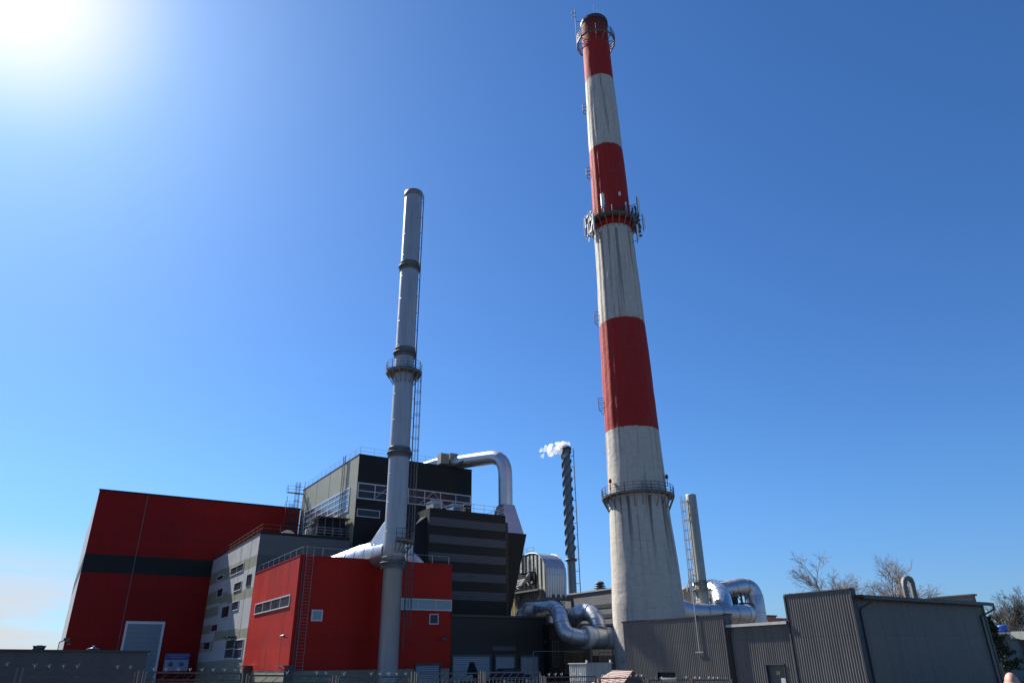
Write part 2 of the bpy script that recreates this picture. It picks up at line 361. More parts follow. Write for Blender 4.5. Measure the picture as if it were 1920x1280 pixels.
def corrug(mb, p, q, z0f, z1f, out, per=.25, dep=.045, mi=0):
    # trapezoidal sheet from p to q (site xy); z0f,z1f give bottom / top height at fraction t
    p, q = Vector(p), Vector(q); L_ = (q-p).length; n = max(1, round(L_/per)); o = Vector(out)
    prof = [(0, 0), (.36, 1), (.50, 1), (.88, 0), (1.0, 0)]
    pts = []
    for i in range(n):
        for k, (u, d) in enumerate(prof):
            if i and k == 0: continue
            pts.append(((i+u)/n, d*dep))
    vs = []
    for t, d in pts:
        x = p.lerp(q, t)+o*d; vs.append((x.x, x.y, z0f(t))); vs.append((x.x, x.y, z1f(t)))
    fs = [(2*i, 2*i+2, 2*i+3, 2*i+1) for i in range(len(pts)-1)]
    if (q-p).cross(Vector((0, 0, 1))).dot(Vector((*o[:2], 0))) < 0 if len(p) == 3 else False: fs = [f[::-1] for f in fs]
    mb.add(vs, fs, mi)
# ------------------------------------------------------------------ ground
def sstep(a, b, x): t = max(0, min(1, (x-a)/(b-a))); return t*t*(3-2*t)
def gz(x, y): return -.8*sstep(16, 38, y)*sstep(-16, 4, x)*(1-sstep(20, 34, x))
def ground():
    xs = [-4000, -1500, -600, -250, -120]+[-80+4*i for i in range(51)]+[160, 300, 700, 1500, 4000]
    ys = [-1500, -400, -100]+[-40+4*i for i in range(48)]+[200, 300, 600, 1500, 4000]
    vs = [(x, y, gz(x, y)) for y in ys for x in xs]; n = len(xs)
    fs = [(j*n+i, j*n+i+1, (j+1)*n+i+1, (j+1)*n+i) for j in range(len(ys)-1) for i in range(n-1)]
    me = bpy.data.meshes.new('ground'); me.from_pydata(vs, [], fs); me.update()
    m = mat('asphalt_yard', (.060, .054, .045), .9, var=.25, vs=.4, bump=.02, bs=12, col2=(.10, .095, .08), grime=.6)
    me.materials.append(m); o = bpy.data.objects.new('ground', me); COL.objects.link(o); o['kind'] = 'structure'
    for p in me.polygons: p.use_smooth = True
ground()
def sheet(name, px_pts, m, zoff, kind='structure'):
    me = bpy.data.meshes.new(name); vs = [(x, y, gz(x, y)+zoff) for x, y in px_pts]
    me.from_pydata(vs, [], [tuple(range(len(vs)))]); me.update(); me.materials.append(m)
    o = bpy.data.objects.new(name, me); COL.objects.link(o); o['kind'] = kind; return o
lawnm = mat('lawn_turf', (.055, .09, .02), .95, var=.4, vs=1.5, bump=.05, bs=20)
sheet('lawn', [(44, 20), (130, 30), (130, 72), (44, 66)], lawnm, .02)
sheet('path', [(44, 66.3), (130, 72.3), (130, 84), (44, 77)], mat('concrete_path', (.30, .29, .27), .9, var=.15, vs=1, bump=.01), .03)
# ------------------------------------------------------------------ red front building
hR = 12.69; bR = 18.71; aR = 18.14
t = thing('red_building', 'red clad building with long strip window, directly behind the tall silver stack', 'building', 0, 0)
m = MB(); m.box(0, aR, 0, bR-.02, 1.65, hR); wall = m.build('wall', 'red', t); m = MB(); m.box(.12, aR-.05, .12, bR-.06, hR+.001, hR+.03); m.build('roof', 'roofd', t)
m = MB(); m.box(.04, aR-.04, .04, bR-.06, -1.5, 1.65); m.build('plinth', 'olive', t, 'olive grey plinth')
m = MB(); m.box(-.05, aR+.05, -.05, .12, hR+.002, hR+.09); m.box(-.05, .12, .12, bR-.05, hR+.002, hR+.09); m.build('parapet_cap', 'red', t)
m = MB()
for px in (516, 541):
    b, z = PA(px, 1080, 0); m.box(-.012, .01, b-.03, b+.03, 1.7, hR-.05)
m.build('panel_joint', 'steel', t)
winA(t, 0, (479.7, 1131.8), (542.7, 1136.5), 4, 1, fw=.12)
winB(t, 0, (751, 1120.5), (846.5, 1145), 3, 1, gm='glassl', fw=.12)
winB(t, 0, (805, 1150), (821.5, 1170), 1, 1, fw=.1)
winB(t, 0, (584.5, 1142), (603.5, 1164), 1, 1, gm='glassl', fw=.14, name='vent_louvre')
def rollerdoor(par, b, x0, x1, ytop, ymid, m_='roller', frame=None, fw=.18, zb=-1.2):
    a0, z1 = PB(x0, ytop, b); a1, _ = PB(x1, ytop, b)
    d = MB(); d.box(a0, a1, b-.06, b+.02, zb, z1); o = d.build('roller_door', m_, par)
    f = MB(); f.box(a0-fw, a1+fw, b-.14, b-.002, z1, z1+fw*1.2); f.box(a0-fw, a0, b-.13, b-.002, zb, z1); f.box(a1, a1+fw, b-.13, b-.002, zb, z1)
    f.build('door_frame', frame or 'steel', o)
rollerdoor(t, 0, 780, 823, 1247, 1260)
m = MB(); railing(m, [(.3, bR-.4, hR+.03), (.3, .3, hR+.03), (aR-.3, .3, hR+.03)], .95, 2.3, .022, 1); m.build('roof_railing', 'galv', t)
m = MB(); a, z = PB(570, 1100, 0); ladder(m, a+.25, 0, .6, hR+1.1, -math.pi/2, .75, False, r=.026)
m.build('ladder', 'flange', t)
m = MB(); m.bar((PB(564, 1100, 0)[0]-.03, -.12, 0), (PB(564, 1100, 0)[0]-.03, -.12, hR-.2), .10); m.build('downpipe', 'steel', t)
for px, lab in ((545, 'small canopy over the right door of the lit red wall'), (468, 'small canopy over the left door of the lit red wall')):
    b, z = PA(px, 1249, 0); m = MB(); m.box(-1.1, -.01, b-1.3, b+1.3, z, z+.12)
    for s_ in (-1.1, 1.1): m.bar((-.02, b+s_, z-.55), (-.9, b+s_, z), .05)
    m.box(-.9, -.01, b-1.1, b-1.0, -1, z-.02)
    m.build('door_canopy', 'steel', t, lab)
b, z = PA(541, 1194, 0); floodlight(-.02, b, z-.05, (-1, -.3, .25), 'floodlight on the sunlit red wall near its corner')
a, z = PB(832, 1197, 0); floodlight(a, -.02, z, (-.3, -1, .1), 'floodlight on the shaded red wall below the small window')
# ------------------------------------------------------------------ grey office building
hG = 17.69; bG0, bG1 = bR, 47.45; aG = 12.0
t = thing('office_building', 'grey block with olive and pale chequered cladding between both red buildings', 'building', 0, bG0)
m = MB()
# side wall as a grid of panels (slot 0 pale, 1 olive)
cols = [PA(x, 1110, 0)[0] for x in (479.2, 455, 428, 414, 398)]; cols[0] = bG0; cols[-1] = bG1
def zr(px, y): return PA(px, y, 0)[1]
bands = [[(1041, 1061, 478), (1100.5, 1118, 472), (1176, 1194, 465), (1236, 1275, 458)],
         [(1050, 1071, 455), (1108, 1126, 445), (1178, 1196, 440), (1236, 1275, 440)],
         [(1064, 1086, 424), (1111, 1130, 418), (1182, 1200, 410), (1238, 1275, 410)],
         [(1069, 1090, 410), (1107, 1131, 405), (1137, 1155, 400), (1170, 1186, 396), (1201, 1220, 392), (1240, 1275, 388)]]
for i, bl in enumerate(bands):
    b0, b1 = cols[i], cols[i+1]; zs = []
    for y0, y1, px in bl: zs.append((max(-1.5, zr(px, y1)) if y1 < 1270 else -1.5, zr(px, y0)))
    z = hG
    for zb, zt in zs:
        m.add([(0, b0, zt), (0, b0, z), (0, b1, z), (0, b1, zt)], [(0, 1, 2, 3)], 0)
        m.add([(0, b0, zb), (0, b0, zt), (0, b1, zt), (0, b1, zb)], [(0, 1, 2, 3)], 1 if i < 3 else 1); z = zb
# front wall, slate band at foot, blue grey above
zb1 = PB(487, 1039, bG0)[1]; zb0 = PB(482, 1065, bG0)[1]
m.add([(0, bG0, zb1), (aG, bG0, zb1), (aG, bG0, hG), (0, bG0, hG)], [(0, 1, 2, 3)], 2)
m.add([(0, bG0, zb0), (aG, bG0, zb0), (aG, bG0, zb1), (0, bG0, zb1)], [(0, 1, 2, 3)], 3)
m.add([(0, bG0, -1.5), (aG, bG0, -1.5), (aG, bG0, zb0), (0, bG0, zb0)], [(0, 1, 2, 3)], 2)
m.add([(aG, bG0, -1.5), (aG, bG1, -1.5), (aG, bG1, hG), (aG, bG0, hG)], [(0, 1, 2, 3)], 0)
m.add([(0, bG0, hG), (aG, bG0, hG), (aG, bG1, hG), (0, bG1, hG)], [(0, 1, 2, 3)], 0)
m.build('wall', ['lightgrey', 'olive', 'bluegrey', 'slate'], t)
m = MB(); m.box(-.08, aG, bG0-.08, bG0+.1, hG+.002, hG+.32); m.box(-.08, .1, bG0+.1, bG1, hG+.002, hG+.12); m.build('roof_edge', 'band', t)
m = MB()
for px in (446, 464):
    b, z = PA(px, 1080, 0); m.box(-.015, .01, b-.035, b+.035, -1, hG-.05)
m.build('panel_joint', 'steel', t)
def z2(x, y): return (360+x/3.7647, 940+y/3.7647)
for tl, br, nx, nz in (((278,470),(362,487),2,1), ((303,575),(346,620),1,1), ((287,708),(326,762),1,1), ((182,530),(222,545),1,1), ((183,618),(215,668),1,1),
                       ((216,742),(258,815),1,1), ((140,868),(178,915),1,1), ((245,975),(290,1105),1,2), ((306,975),(350,1108),1,2), ((85,990),(125,1045),1,1)):
    winA(t, 0, z2(*tl), z2(*br), nx, nz, fw=.11)
winA(t, 0, z2(393, 520), z2(413, 585), 1, 1, fw=.05, fm='steel', name='vent_opening')
m = MB(); railing(m, [(.25, bG1-.5, hG+.1), (.25, bG0+.3, hG+.3), (aG, bG0+.3, hG+.3)], 1.0, 2.6, .022, 2); m.build('roof_railing', 'rust', t)
b, z = PA(*z2(300, 950), 0); m = MB(); m.box(-1.1, -.01, b-1.2, b+1.5, z-.16, z); m.bar((-.02, b-1, z-.7), (-1.0, b-1, z-.1), .06); m.bar((-.02, b+1.3, z-.7), (-1.0, b+1.3, z-.1), .06); m.build('entrance_canopy', 'steel', t)
# white vault on its roof
t = thing('roof_vault', 'pale curved vault on the roof behind the grey block, before the large red hall', 'roof vault', 3, bG1-6)
m = MB(); aa, zz = PB(538, 1002, bG1-8); aL_, _ = PB(514, 1002, bG1-8); aR_, _ = PB(566, 1002, bG1-8); rv = (aR_-aL_)/2; cv = (aR_+aL_)/2
zt = PB(540, 993, bG1-8)[1]; ring0 = [(cv+rv*math.cos(math.pi*k/16), hG+(zt-hG)*math.sin(math.pi*k/16)) for k in range(17)]
vs = [(x, bG1-8, z) for x, z in ring0]+[(x, bG1-2, z) for x, z in ring0]
m.add(vs, [(k, k+1, 18+k, 17+k) for k in range(16)], 0, True); m.add(vs[:17], [tuple(range(17))]); m.add(vs[17:], [tuple(range(16, -1, -1))])
m.build('vault_shell', 'flash', t)
m = MB()
for k in (0, 2, 4): m.tube([(x, bG1-8+k*1.5+.2, z+.03) for x, z in ring0], .05, 4)
m.build('vault_rib', 'galv', t)
# rooftop chiller and its frame
bb = bG0+3.0
t = thing('rooftop_cooler', 'dark open framed cooler unit with steps on the grey block roof', 'cooling unit', 6, bb)
a0, zt = PB(597, 966, bb); a1, _ = PB(652, 966, bb); z0 = hG+.9; zt -= .2
m = MB(); m.box(a0-.3, a1+.3, bb-.3, bb+4.6, zt, zt+.15); m.build('canopy', 'steel', t)
m = MB(); m.box(a0+.3, a1-.1, bb+.5, bb+4.2, z0+.02, zt-.35); m.build('casing', 'anthra', t)
m = MB(); m.box(a0-.2, a1+.4, bb-.2, bb+4.6, z0-.15, z0)
for i in range(5):
    x = a0+(a1-a0)*i/4; m.bar((x, bb, hG), (x, bb, zt), .12); m.bar((x, bb+4.4, hG), (x, bb+4.4, zt), .12)
m.build('frame', 'steel', t)
m = MB(); railing(m, [(a0-.1, bb-.15, z0), (a1+1.6, bb-.15, z0)], 1.1, 1.2, .03, 3)
for i in range(7): x = a0-.2-i*.22; m.box(x-.2, x, bb-.1, bb+.7, z0-.13*i-.04, z0-.13*i)
for s_ in (-.1, .7): m.bar((a0-.2, bb+s_, z0+1), (a0-1.8, bb+s_, hG+.9), .06); m.bar((a0-1.8, bb+s_, hG), (a0-1.8, bb+s_, hG+.9), .06)
m.build('walkway', 'galv', t)
m = MB(); x, z = PB(582, 998, bb); m.lathe(x, bb+.6, [(.55, hG), (.55, hG+1.6), (.5, hG+1.65), (.0, hG+1.7)], 20); 
t2 = thing('roof_canister', 'short grey drum standing left of the rooftop cooler', 'drum', x, bb+.6); m.build('drum_body', 'conc', t2)
m = MB(); m.lathe(x, bb+.6, [(.60, hG+.7), (.60, hG+.78)], 20); m.build('strap', 'galv', t2)
# ------------------------------------------------------------------ big red hall
bH = bG1; hH = 27.0; aH0 = -18.01; aH1 = 13.0
t = thing('red_hall', 'huge red hall, darkened for shade, with a charcoal band and tall grey roller door, far left', 'building', aH0, bH)
bkx, _ = PA(112, 1219, aH0)
d0 = 46.0
# back corner seen just outside the front corner
rb = ray(109.5, 1219); u_, v_ = ab(rb); tt = (bH+d0-CB)/v_; aHb = CA+tt*u_
ring_ = [(aH0, bH), (aH1, bH), (aH1, bH+d0), (aHb, bH+d0)]
zB1 = PB(160.3, 1036.3, bH)[1]; zB0 = PB(154, 1071.3, bH)[1]
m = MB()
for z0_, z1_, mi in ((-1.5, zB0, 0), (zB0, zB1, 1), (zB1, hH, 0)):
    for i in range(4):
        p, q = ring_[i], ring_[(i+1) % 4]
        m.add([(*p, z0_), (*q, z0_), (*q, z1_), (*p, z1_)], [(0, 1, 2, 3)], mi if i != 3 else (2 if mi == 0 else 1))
m.build('wall', ['redshade', 'band', 'flash'], t)
m = MB(); m.add([(*p, hH) for p in ring_], [(0, 1, 2, 3)]); m.build('roof', 'roofd', t)
m = MB(); m.box(aH0-.1, aH1, bH-.12, bH+.1, hH+.002, hH+.22); m.build('roof_edge', 'band', t)
sa = PB(247, 1080, bH)[0]
m = MB(); m.box(sa-.035, sa+.035, bH-.02, bH-.002, -1, hH-.1); m.build('wall_joint', 'conc', t)
rollerdoor(t, bH, 240, 305, 1169, 1220, 'bgrey', 'trim', .32)

a, z = PB(129, 1207, bH-1); floodlight(a, bH-.05, z, (0, -1, .2), 'floodlight on the large red hall beside its left corner')
# project board
ba = bH-3
t = thing('project_board', 'blue and white project information board before the large red hall', 'sign', PB(330, 1240, ba)[0], ba)
a0, z1 = PB(311, 1224.5, ba); a1, _ = PB(356, 1226, ba); _, zm = PB(330, 1236, ba); _, z0 = PB(330, 1257, ba)
m = MB(); m.box(a0, a1, ba, ba+.1, z0, z1); m.build('panel', 'signwhite', t)
m = MB(); m.box(a0+.02, a1-.02, ba-.03, ba-.002, zm, z1-.02); hd = m.build('header', 'signblue', t)
m = MB()
for i, (y, x0, x1) in enumerate(((.62, .12, .95), (.30, .25, .8))):
    z = zm+(z1-zm)*y; x = a0+(a1-a0)*x0
    while x < a0+(a1-a0)*x1: w_ = random.uniform(.07, .16); m.box(x, x+w_, ba-.034, ba-.031, z, z+.13); x += w_+.06
m.build('lettering', 'signwhite', hd)
m = MB(); w_ = a1-a0; m.box(a0+w_*.62, a0+w_*.8, ba-.02, ba-.002, z0+(zm-z0)*.42, z0+(zm-z0)*.75); m.build('emblem', 'signblue', t)
m = MB(); m.lathe(a0+w_*.27, ba-.02, [(.001, 0)], 8); m = MB()
cx, cz = a0+w_*.27, z0+(zm-z0)*.6; n = 16
vs = [(cx+.33*math.cos(2*math.pi*k/n), ba-.015, cz+.33*math.sin(2*math.pi*k/n)) for k in range(n)]; m.add(vs, [tuple(range(n))]); m.build('emblem', 'bluegrey', t)
m = MB()
for x in (a0+.3, a1-.3): m.bar((x, ba+.15, -.8), (x, ba+.15, z1), .12)
m.build('post', 'steel', t)
# ------------------------------------------------------------------ boiler house (tall olive and anthracite)
aO0, aO1, bO0, bO1 = 12.97, 31.93, 20.08, 47.0; hO = 30.28
t = thing('boiler_house', 'tallest block, olive side wall and anthracite front with long glazed band', 'building', aO0, bO0)
m = MB()
m.add([(aO0, bO0, -1), (aO0, bO0, hO), (aO0, bO1, hO), (aO0, bO1, -1)], [(0, 1, 2, 3)], 0)
m.add([(aO0, bO0, -1), (aO1, bO0, -1), (aO1, bO0, hO), (aO0, bO0, hO)], [(0, 1, 2, 3)], 1)
m.add([(aO1, bO0, -1), (aO1, bO1, -1), (aO1, bO1, hO), (aO1, bO0, hO)], [(0, 1, 2, 3)], 1)
m.add([(aO0, bO1, -1), (aO0, bO1, hO), (aO1, bO1, hO), (aO1, bO1, -1)], [(0, 1, 2, 3)], 0)
m.add([(aO0, bO0, hO), (aO1, bO0, hO), (aO1, bO1, hO), (aO0, bO1, hO)], [(0, 1, 2, 3)], 1)
m.build('wall', ['olive', 'anthra'], t)
m = MB(); m.box(aO0-.06, aO1+.06, bO0-.06, bO0+.12, hO+.002, hO+.1); m.box(aO0-.06, aO0+.12, bO0+.12, bO1, hO+.002, hO+.1); m.build('roof_edge', 'band', t)
# side glazing 6 x 3
b0, z1 = PA(572.2, 959.4, aO0); b1, z0 = PA(642.2, 963.1, aO0)
window(t, 'A', aO0, b0, PA(657, 911, aO0)[0], z0, z1, 7, 4, gm='glassl', fw=.20)
def z3(x, y): return (540+x/5.333, 830+y/5.333)
a0, z1 = PB(*z3(700, 392), bO0); _, z0 = PB(*z3(700, 555), bO0)
window(t, 'B', bO0, a0, aO1-.15, z0, z1, 7, 2, fw=.16)
m = MB()
for x0, x1 in ((.14, .27), (.4, .27), (.55, .68), (.8, .68)):
    wv = aO1-.15-a0; m.bar((a0+wv*x0*.95, bO0-.12, z0+.1), (a0+wv*x1*.95, bO0-.12, z1-.2), .09)
m.build('brace', 'galv', t)
winB(t, bO0, z3(690, 655), z3(915, 755), 1, 1, fw=.1)
m = MB(); railing(m, [(aO0+.2, bO1-.2, hO+.1), (aO0+.2, bO0+.2, hO+.1), (aO1-6, bO0+.2, hO+.1)], 1.1, 2.2, .022, 2); m.build('roof_railing', 'galv', t)
bl, _ = PA(646, 900, aO0)
m = MB(); ladder(m, aO0, bl, hG+2, hO+1.1, math.pi, .9, False, off=.3, r=.05); m.build('ladder', 'steel', t)
m = MB()
for px in (595, 618): 
    b, _ = PA(px, 910, aO0); m.box(aO0-.015, aO0+.01, b-.04, b+.04, PA(px, 950, aO0)[1], hO-.05)
m.build('panel_joint', 'steel', t)
# caged ladder tower behind its far left edge
tb = bO1+.6
t2 = thing('escape_stair_tower', 'lattice of caged ladders clinging to the far left edge of the olive wall', 'stair tower', aO0-1.4, tb)
m = MB()
for i, (da, z1) in enumerate(((.5, hO+1.2), (1.3, hO-2.5))): ladder(m, aO0-da, tb-1, hG, z1, math.pi, .6, True, 1, hoop=1.2, r=.04)
m.build('caged_ladder', 'steel', t2)
m = MB()
for k in range(5):
    z = hG+1+k*2.7; m.box(aO0-2.9, aO0-.05, tb-1.8, tb-1.0, z-.06, z); railing(m, [(aO0-.1, tb-1.8, z), (aO0-2.9, tb-1.8, z), (aO0-2.9, tb-.9, z)], 1.1, 1.2, .03, 2)
for x in (-2.9, -.1): m.bar((aO0+x, tb-1.8, hG), (aO0+x, tb-1.8, hO-1.5 if x < -1 else hO+1.2), .07)
m.build('landing', 'steel', t2)
# ------------------------------------------------------------------ striped filter block
bS = 6.0; aS0, aS1, hS = 17.87, 29.4, 20.5; bS1 = 19.9
t = thing('filter_building', 'black block with six grey horizontal ribbed stripes in front of the tallest block', 'building', aS0, bS)
m = MB(); m.box(aS0, aS1, bS, bS1, 5, hS)
m.build('wall', 'anthra', t)
m = MB()
y_pairs = [(967.9, 983.5), (1000.8, 1016.2), (1033, 1049.5), (1068, 1084), (1107.1-37+0, 1123.4-37)]
rows = [(807, 967.9, 983.5), (806, 1000.8, 1016.5), (805, 1034, 1049.5), (848, 1072, 1088.5), (848, 1107.1, 1123.4)]
# rows four and five read at x=848
for i, (px, y0, y1) in enumerate(rows):
    _, zt = PB(px, y0, bS); _, zb = PB(px, y1, bS); m.box(aS0+.03, aS1-.05, bS-.05, bS-.002, zb, zt)
m.build('grey_stripe', 'stripe', t)
m = MB(); m.box(aS1, aS1+.42, bS+.05, bS+8, 5, hS-.9); m.build('corner_pilaster', 'charc', t)
m = MB(); railing(m, [(aS0+.2, bS+.15, hS), (aS1-.1, bS+.15, hS), (aS1-.1, bS1-.2, hS)], 1.1, 1.7, .028, 2); m.build('roof_railing', 'galv', t)
# sloping hood on its left
m = MB(); za = PB(806, 965, bS)[1]
p1 = (aS0, bS+.02, PB(804, 952, bS)[1]-.2); 
bq = bS+9; zl = za
pA = PA(766, 999, aS0-1.2)
m.loft([(aS0-3.4, bS+2.6, 5), (aS0-.01, bS+.9, 5), (aS0-.01, bS1, 5), (aS0-3.4, bS1, 5)],
       [(aS0-3.4, bS+2.6, za-3.0), (aS0-.01, bS+.9, za), (aS0-.01, bS1, hS-.2), (aS0-3.4, bS1, za-1.6)])
m.build('side_hood', mat('shade_black_hood', (.016, .018, .024), .85, spec=.08), t)  # dark matt colour stands in for shade from the tallest block
# plant boxes on its roof
for i, (x0, y0, x1, y1, mm, lab) in enumerate(((812, 937, 829, 951, 'galv', 'grey ventilation cabinet on the striped block roof, leftmost of three'), (850, 943, 866, 953, 'blue', None), (873, 944, 884, 958, 'anthra', 'dark ventilation cabinet on the striped block roof, nearest the glazed band end'))):
    b = bS+2.2; a0, zt = PB(x0, y0, b); a1, _ = PB(x1, y0, b)
    if i == 1: lab = 'pale blue ventilation cabinet on the striped block roof, between the two darker ones'; mm = M.setdefault('paleblue', mat('pale_blue_cabinet', (.16, .30, .42), .5))
    q = thing('roof_cabinet', lab, 'ventilation unit', a0, b, 'cabinets on the striped block roof')
    k = MB(); k.box(a0, a1, b, b+2, hS, zt-.15); k.build('casing', mm, q); k = MB(); k.box(a0-.08, a1+.08, b-.08, b+2.08, zt-.15, zt-.05); k.build('lid', 'galv', q)
    k = MB()
    for j in range(5): z = hS+.3+j*(zt-hS-.6)/5; k.box(a0+.2, a1-.2, b-.04, b-.003, z, z+.07)
    k.build('grille', 'steel', q)
# ------------------------------------------------------------------ long steel duct over the roof with its hopper
t = thing('roof_exhaust_duct', 'big silver duct bending over the roof and down into a black hopper', 'duct', 33, 11)
bV = 11.5
av, zv0 = PB(948, 948, bV); _, zel = PB(946, 882, bV)
rD = 25/F*math.hypot(av-CA, bV-CB)*1.06/2
pe = PD(925, 857, 108); 
def arc(p, c, q, n=8):
    p, c, q = Vector(p), Vector(c), Vector(q); return [((1-s_)**2)*p+2*s_*(1-s_)*c+s_*s_*q for s_ in [k/n for k in range(n+1)]]
bS_ = 26; a_s, z_s = PB(792, 866, bS_)
zc = PB(943, 853, bV)[1]
corner = Vector((av, bV, zc)); st = Vector((a_s, bS_, hO+1.0)); mid = Vector((PB(848, 860, 21.5)[0], 21.5, hO+rD*1.05))
dirn = (mid-corner).normalized()
path = [st, st.lerp(mid, .5)+Vector((0, 0, .25)), mid]+arc(corner+dirn*3.0, corner, (av, bV, zc-3.0), 8)+[(av, bV, zv0)]
m = MB(); m.tube(path, [rD*.7, rD*.9]+[rD]*(len(path)-2), 28); duct = m.build('duct_shell', 'silver', t)
m = MB()
def hoops(mb, path, r, sp=1.6, th=.035, n=24):
    P = [Vector(p) for p in path]; acc = 0
    for i in range(len(P)-1):
        d = P[i+1]-P[i]; l = d.length
        if l < 1e-4: continue
        s_ = sp-acc
        while s_ < l:
            c = P[i]+d*(s_/l); tn = d.normalized(); u = tn.cross(Vector((0, 0, 1))); u = u.normalized() if u.length > .05 else Vector((1, 0, 0)); v = tn.cross(u)
            mb.tube([c+(u*math.cos(2*math.pi*k/n)+v*math.sin(2*math.pi*k/n))*(r+.012) for k in range(n)], th, 4, closed=True); s_ += sp
        acc = (acc+l) % sp
hoops(m, path[3:], rD, 1.9); m.build('seam_hoop', 'silver', t)
m = MB(); sq = lambda a0, a1, b0, b1, z: [(a0, b0, z), (a1, b0, z), (a1, b1, z), (a0, b1, z)]
ah0, zh1 = PB(949.5, 998, bV-2.5); ah1, _ = PB(982.5, 998, bV-2.5)
m.loft(sq(ah0-.4, ah1, bV-2.5, bV+2.5, zh1), sq(av-rD*.9, av+rD*.9, bV-rD*.9, bV+rD*.9, zv0+.05)); m.build('transition', 'silver', t)
m = MB(); _, zlow = PB(955, 1150, bV-2.5); al, _ = PB(953, 1150, bV-2.5)
m.loft(sq(ah0-2.2, al+.1, bV-1.2, bV+1.5, 4), sq(ah0-2.2, ah1+.25, bV-2.8, bV+2.8, zh1-.01)); m.build('hopper', 'anthra', t)
for px in (828, 845):
    a, z = PB(px, 858, 21.5); k = MB(); k.box(a-.72, a+.72, 20.3, 21.6, z-1.2, z+.45); k.build('clamp_box', 'olive', t)
m = MB()
e0 = corner+dirn*3.3
for s_ in (-.6, .6): m.bar((mid.x-1, mid.y+s_-.5, hO+.35), (e0.x-1.5, e0.y+s_+3.2, hO+.15), .28)
m.bar((e0.x-1.6, e0.y+2.2, hO+.1), (e0.x-1.6, e0.y+4.4, hO+.1), .25); m.bar((e0.x-3.6, e0.y+4.2, hO), (e0.x-1.6, e0.y+3.2, hO+1.2), .25)
m.build('support_beam', 'steel', t)
# ------------------------------------------------------------------ low charcoal block with roller doors
hL = 7.05; aL1 = 31.45
t = thing('loading_block', 'low charcoal loading block with three grey roller doors, right of the red building', 'building', aR+.05, 0)
m = MB(); m.box(aR+.03, aL1, .03, 18, -1.5, hL); m.build('wall', 'charc', t)
m = MB(); m.box(aR+.03, aL1+.15, -.12, .28, hL-.001, hL+.22); m.box(aL1-.1, aL1+.15, .28, 18, hL-.001, hL+.22); m.build('roof_edge', 'shedtrim', t)
for x0, x1 in ((849, 918), (929, 964), (976, 1008)): rollerdoor(t, 0.03, x0, x1, 1230, 1250)
m = MB(); ad = PB(1027, 1200, 0)[0]; m.bar((ad-.1, -.1, -1), (ad-.1, -.1, hL), .14); m.build('downpipe', 'steel', t)
m = MB(); railing(m, [(aS1+.6, 4, hL+.2), (aL1-.2, 4, hL+.2), (aL1-.2, .6, hL+.2)], 1.1, 1.3, .03, 2); m.build('roof_railing', 'galv', t)
a, z = PB(1017, 1203, 0); floodlight(a, 0, z, (.2, -1, .1), 'floodlight on the low charcoal block above its right roller door')
a, z = PB(945, 1215, 0); m = MB(); m.box(a-1.6, a+1.6, -.03, -.001+.03, z-.25, z+.25)
m.build('name_panel', 'slate', t)
# ------------------------------------------------------------------ tall silver stack
sa_, sb_ = 9.2, -3.32; 
t = thing('silver_stack', 'tall slender silver steel stack with flanges and caged ladder before the red building', 'smokestack', sa_, sb_)
def sz(y): return PD(750, y, 80)[2]
def sz2(y, x): return PD(x, y, 79)[2]
rS = 1.17
zf = [sz2(495, 768), sz2(657, 757), sz2(845, 745), sz2(1053, 736)]
ztop = sz2(355, 777)
m = MB(); prof = [(1.03, -1), (1.03, zf[3])]+[(rS+.02, zf[3]+.1)]
z = zf[3]+.1
while z < ztop-2: z += 1.9; prof.append((rS, min(z, ztop)))
prof += [(rS, ztop)]
m.lathe(sa_, sb_, prof, 56); m.build('shell', 'stack', t)
m = MB()
zz = zf[3]+2.5
for z in [3, 6, 9, 12]+[zf[3]+3.2*k for k in range(1, 14)]:
    if z < ztop-1: m.lathe(sa_, sb_, [((1.03 if z < zf[3] else rS)+.001, z), ((1.03 if z < zf[3] else rS)+.014, z+.01), ((1.03 if z < zf[3] else rS)+.014, z+.05), ((1.03 if z < zf[3] else rS)+.001, z+.06)], 48)
m.build('weld_seam', 'stack', t)
m = MB(); m.lathe(sa_, sb_, [(rS+.05, ztop-.7), (rS+.07, ztop-.7), (rS+.07, ztop+.02), (rS-.15, ztop+.02), (rS-.15, ztop-1)], 56); m.build('cap_band', 'flange', t)
for z in zf:
    m = MB(); r1 = rS+.02
    m.lathe(sa_, sb_, [(r1-.3, z-.03), (r1+.26, z-.03), (r1+.26, z+.03), (r1-.3, z+.03)], 40)
    m.lathe(sa_, sb_, [(r1-.05, z-.60), (r1+.07, z-.60), (r1+.07, z-.55), (r1-.05, z-.55)], 40)
    m.lathe(sa_, sb_, [(r1-.05, z+.55), (r1+.07, z+.55), (r1+.07, z+.60), (r1-.05, z+.60)], 40)
    m.lathe(sa_, sb_, [(r1-.01, z-.6), (r1-.01, z+.6)], 40)
    for k in range(36):
        a = 2*math.pi*k/36; c, s_ = math.cos(a), math.sin(a)
        m.add([(sa_+c*r1, sb_+s_*r1, z-.58), (sa_+c*(r1+.24), sb_+s_*(r1+.24), z-.05), (sa_+c*(r1+.24), sb_+s_*(r1+.24), z+.05), (sa_+c*r1, sb_+s_*r1, z+.58)], [(0, 1, 2, 3)])
        m.bar((sa_+c*(r1+.07), sb_+s_*(r1+.07), z-.62), (sa_+c*(r1+.19), sb_+s_*(r1+.19), z+.0), .035)
    m.build('bolted_flange', 'flange', t)
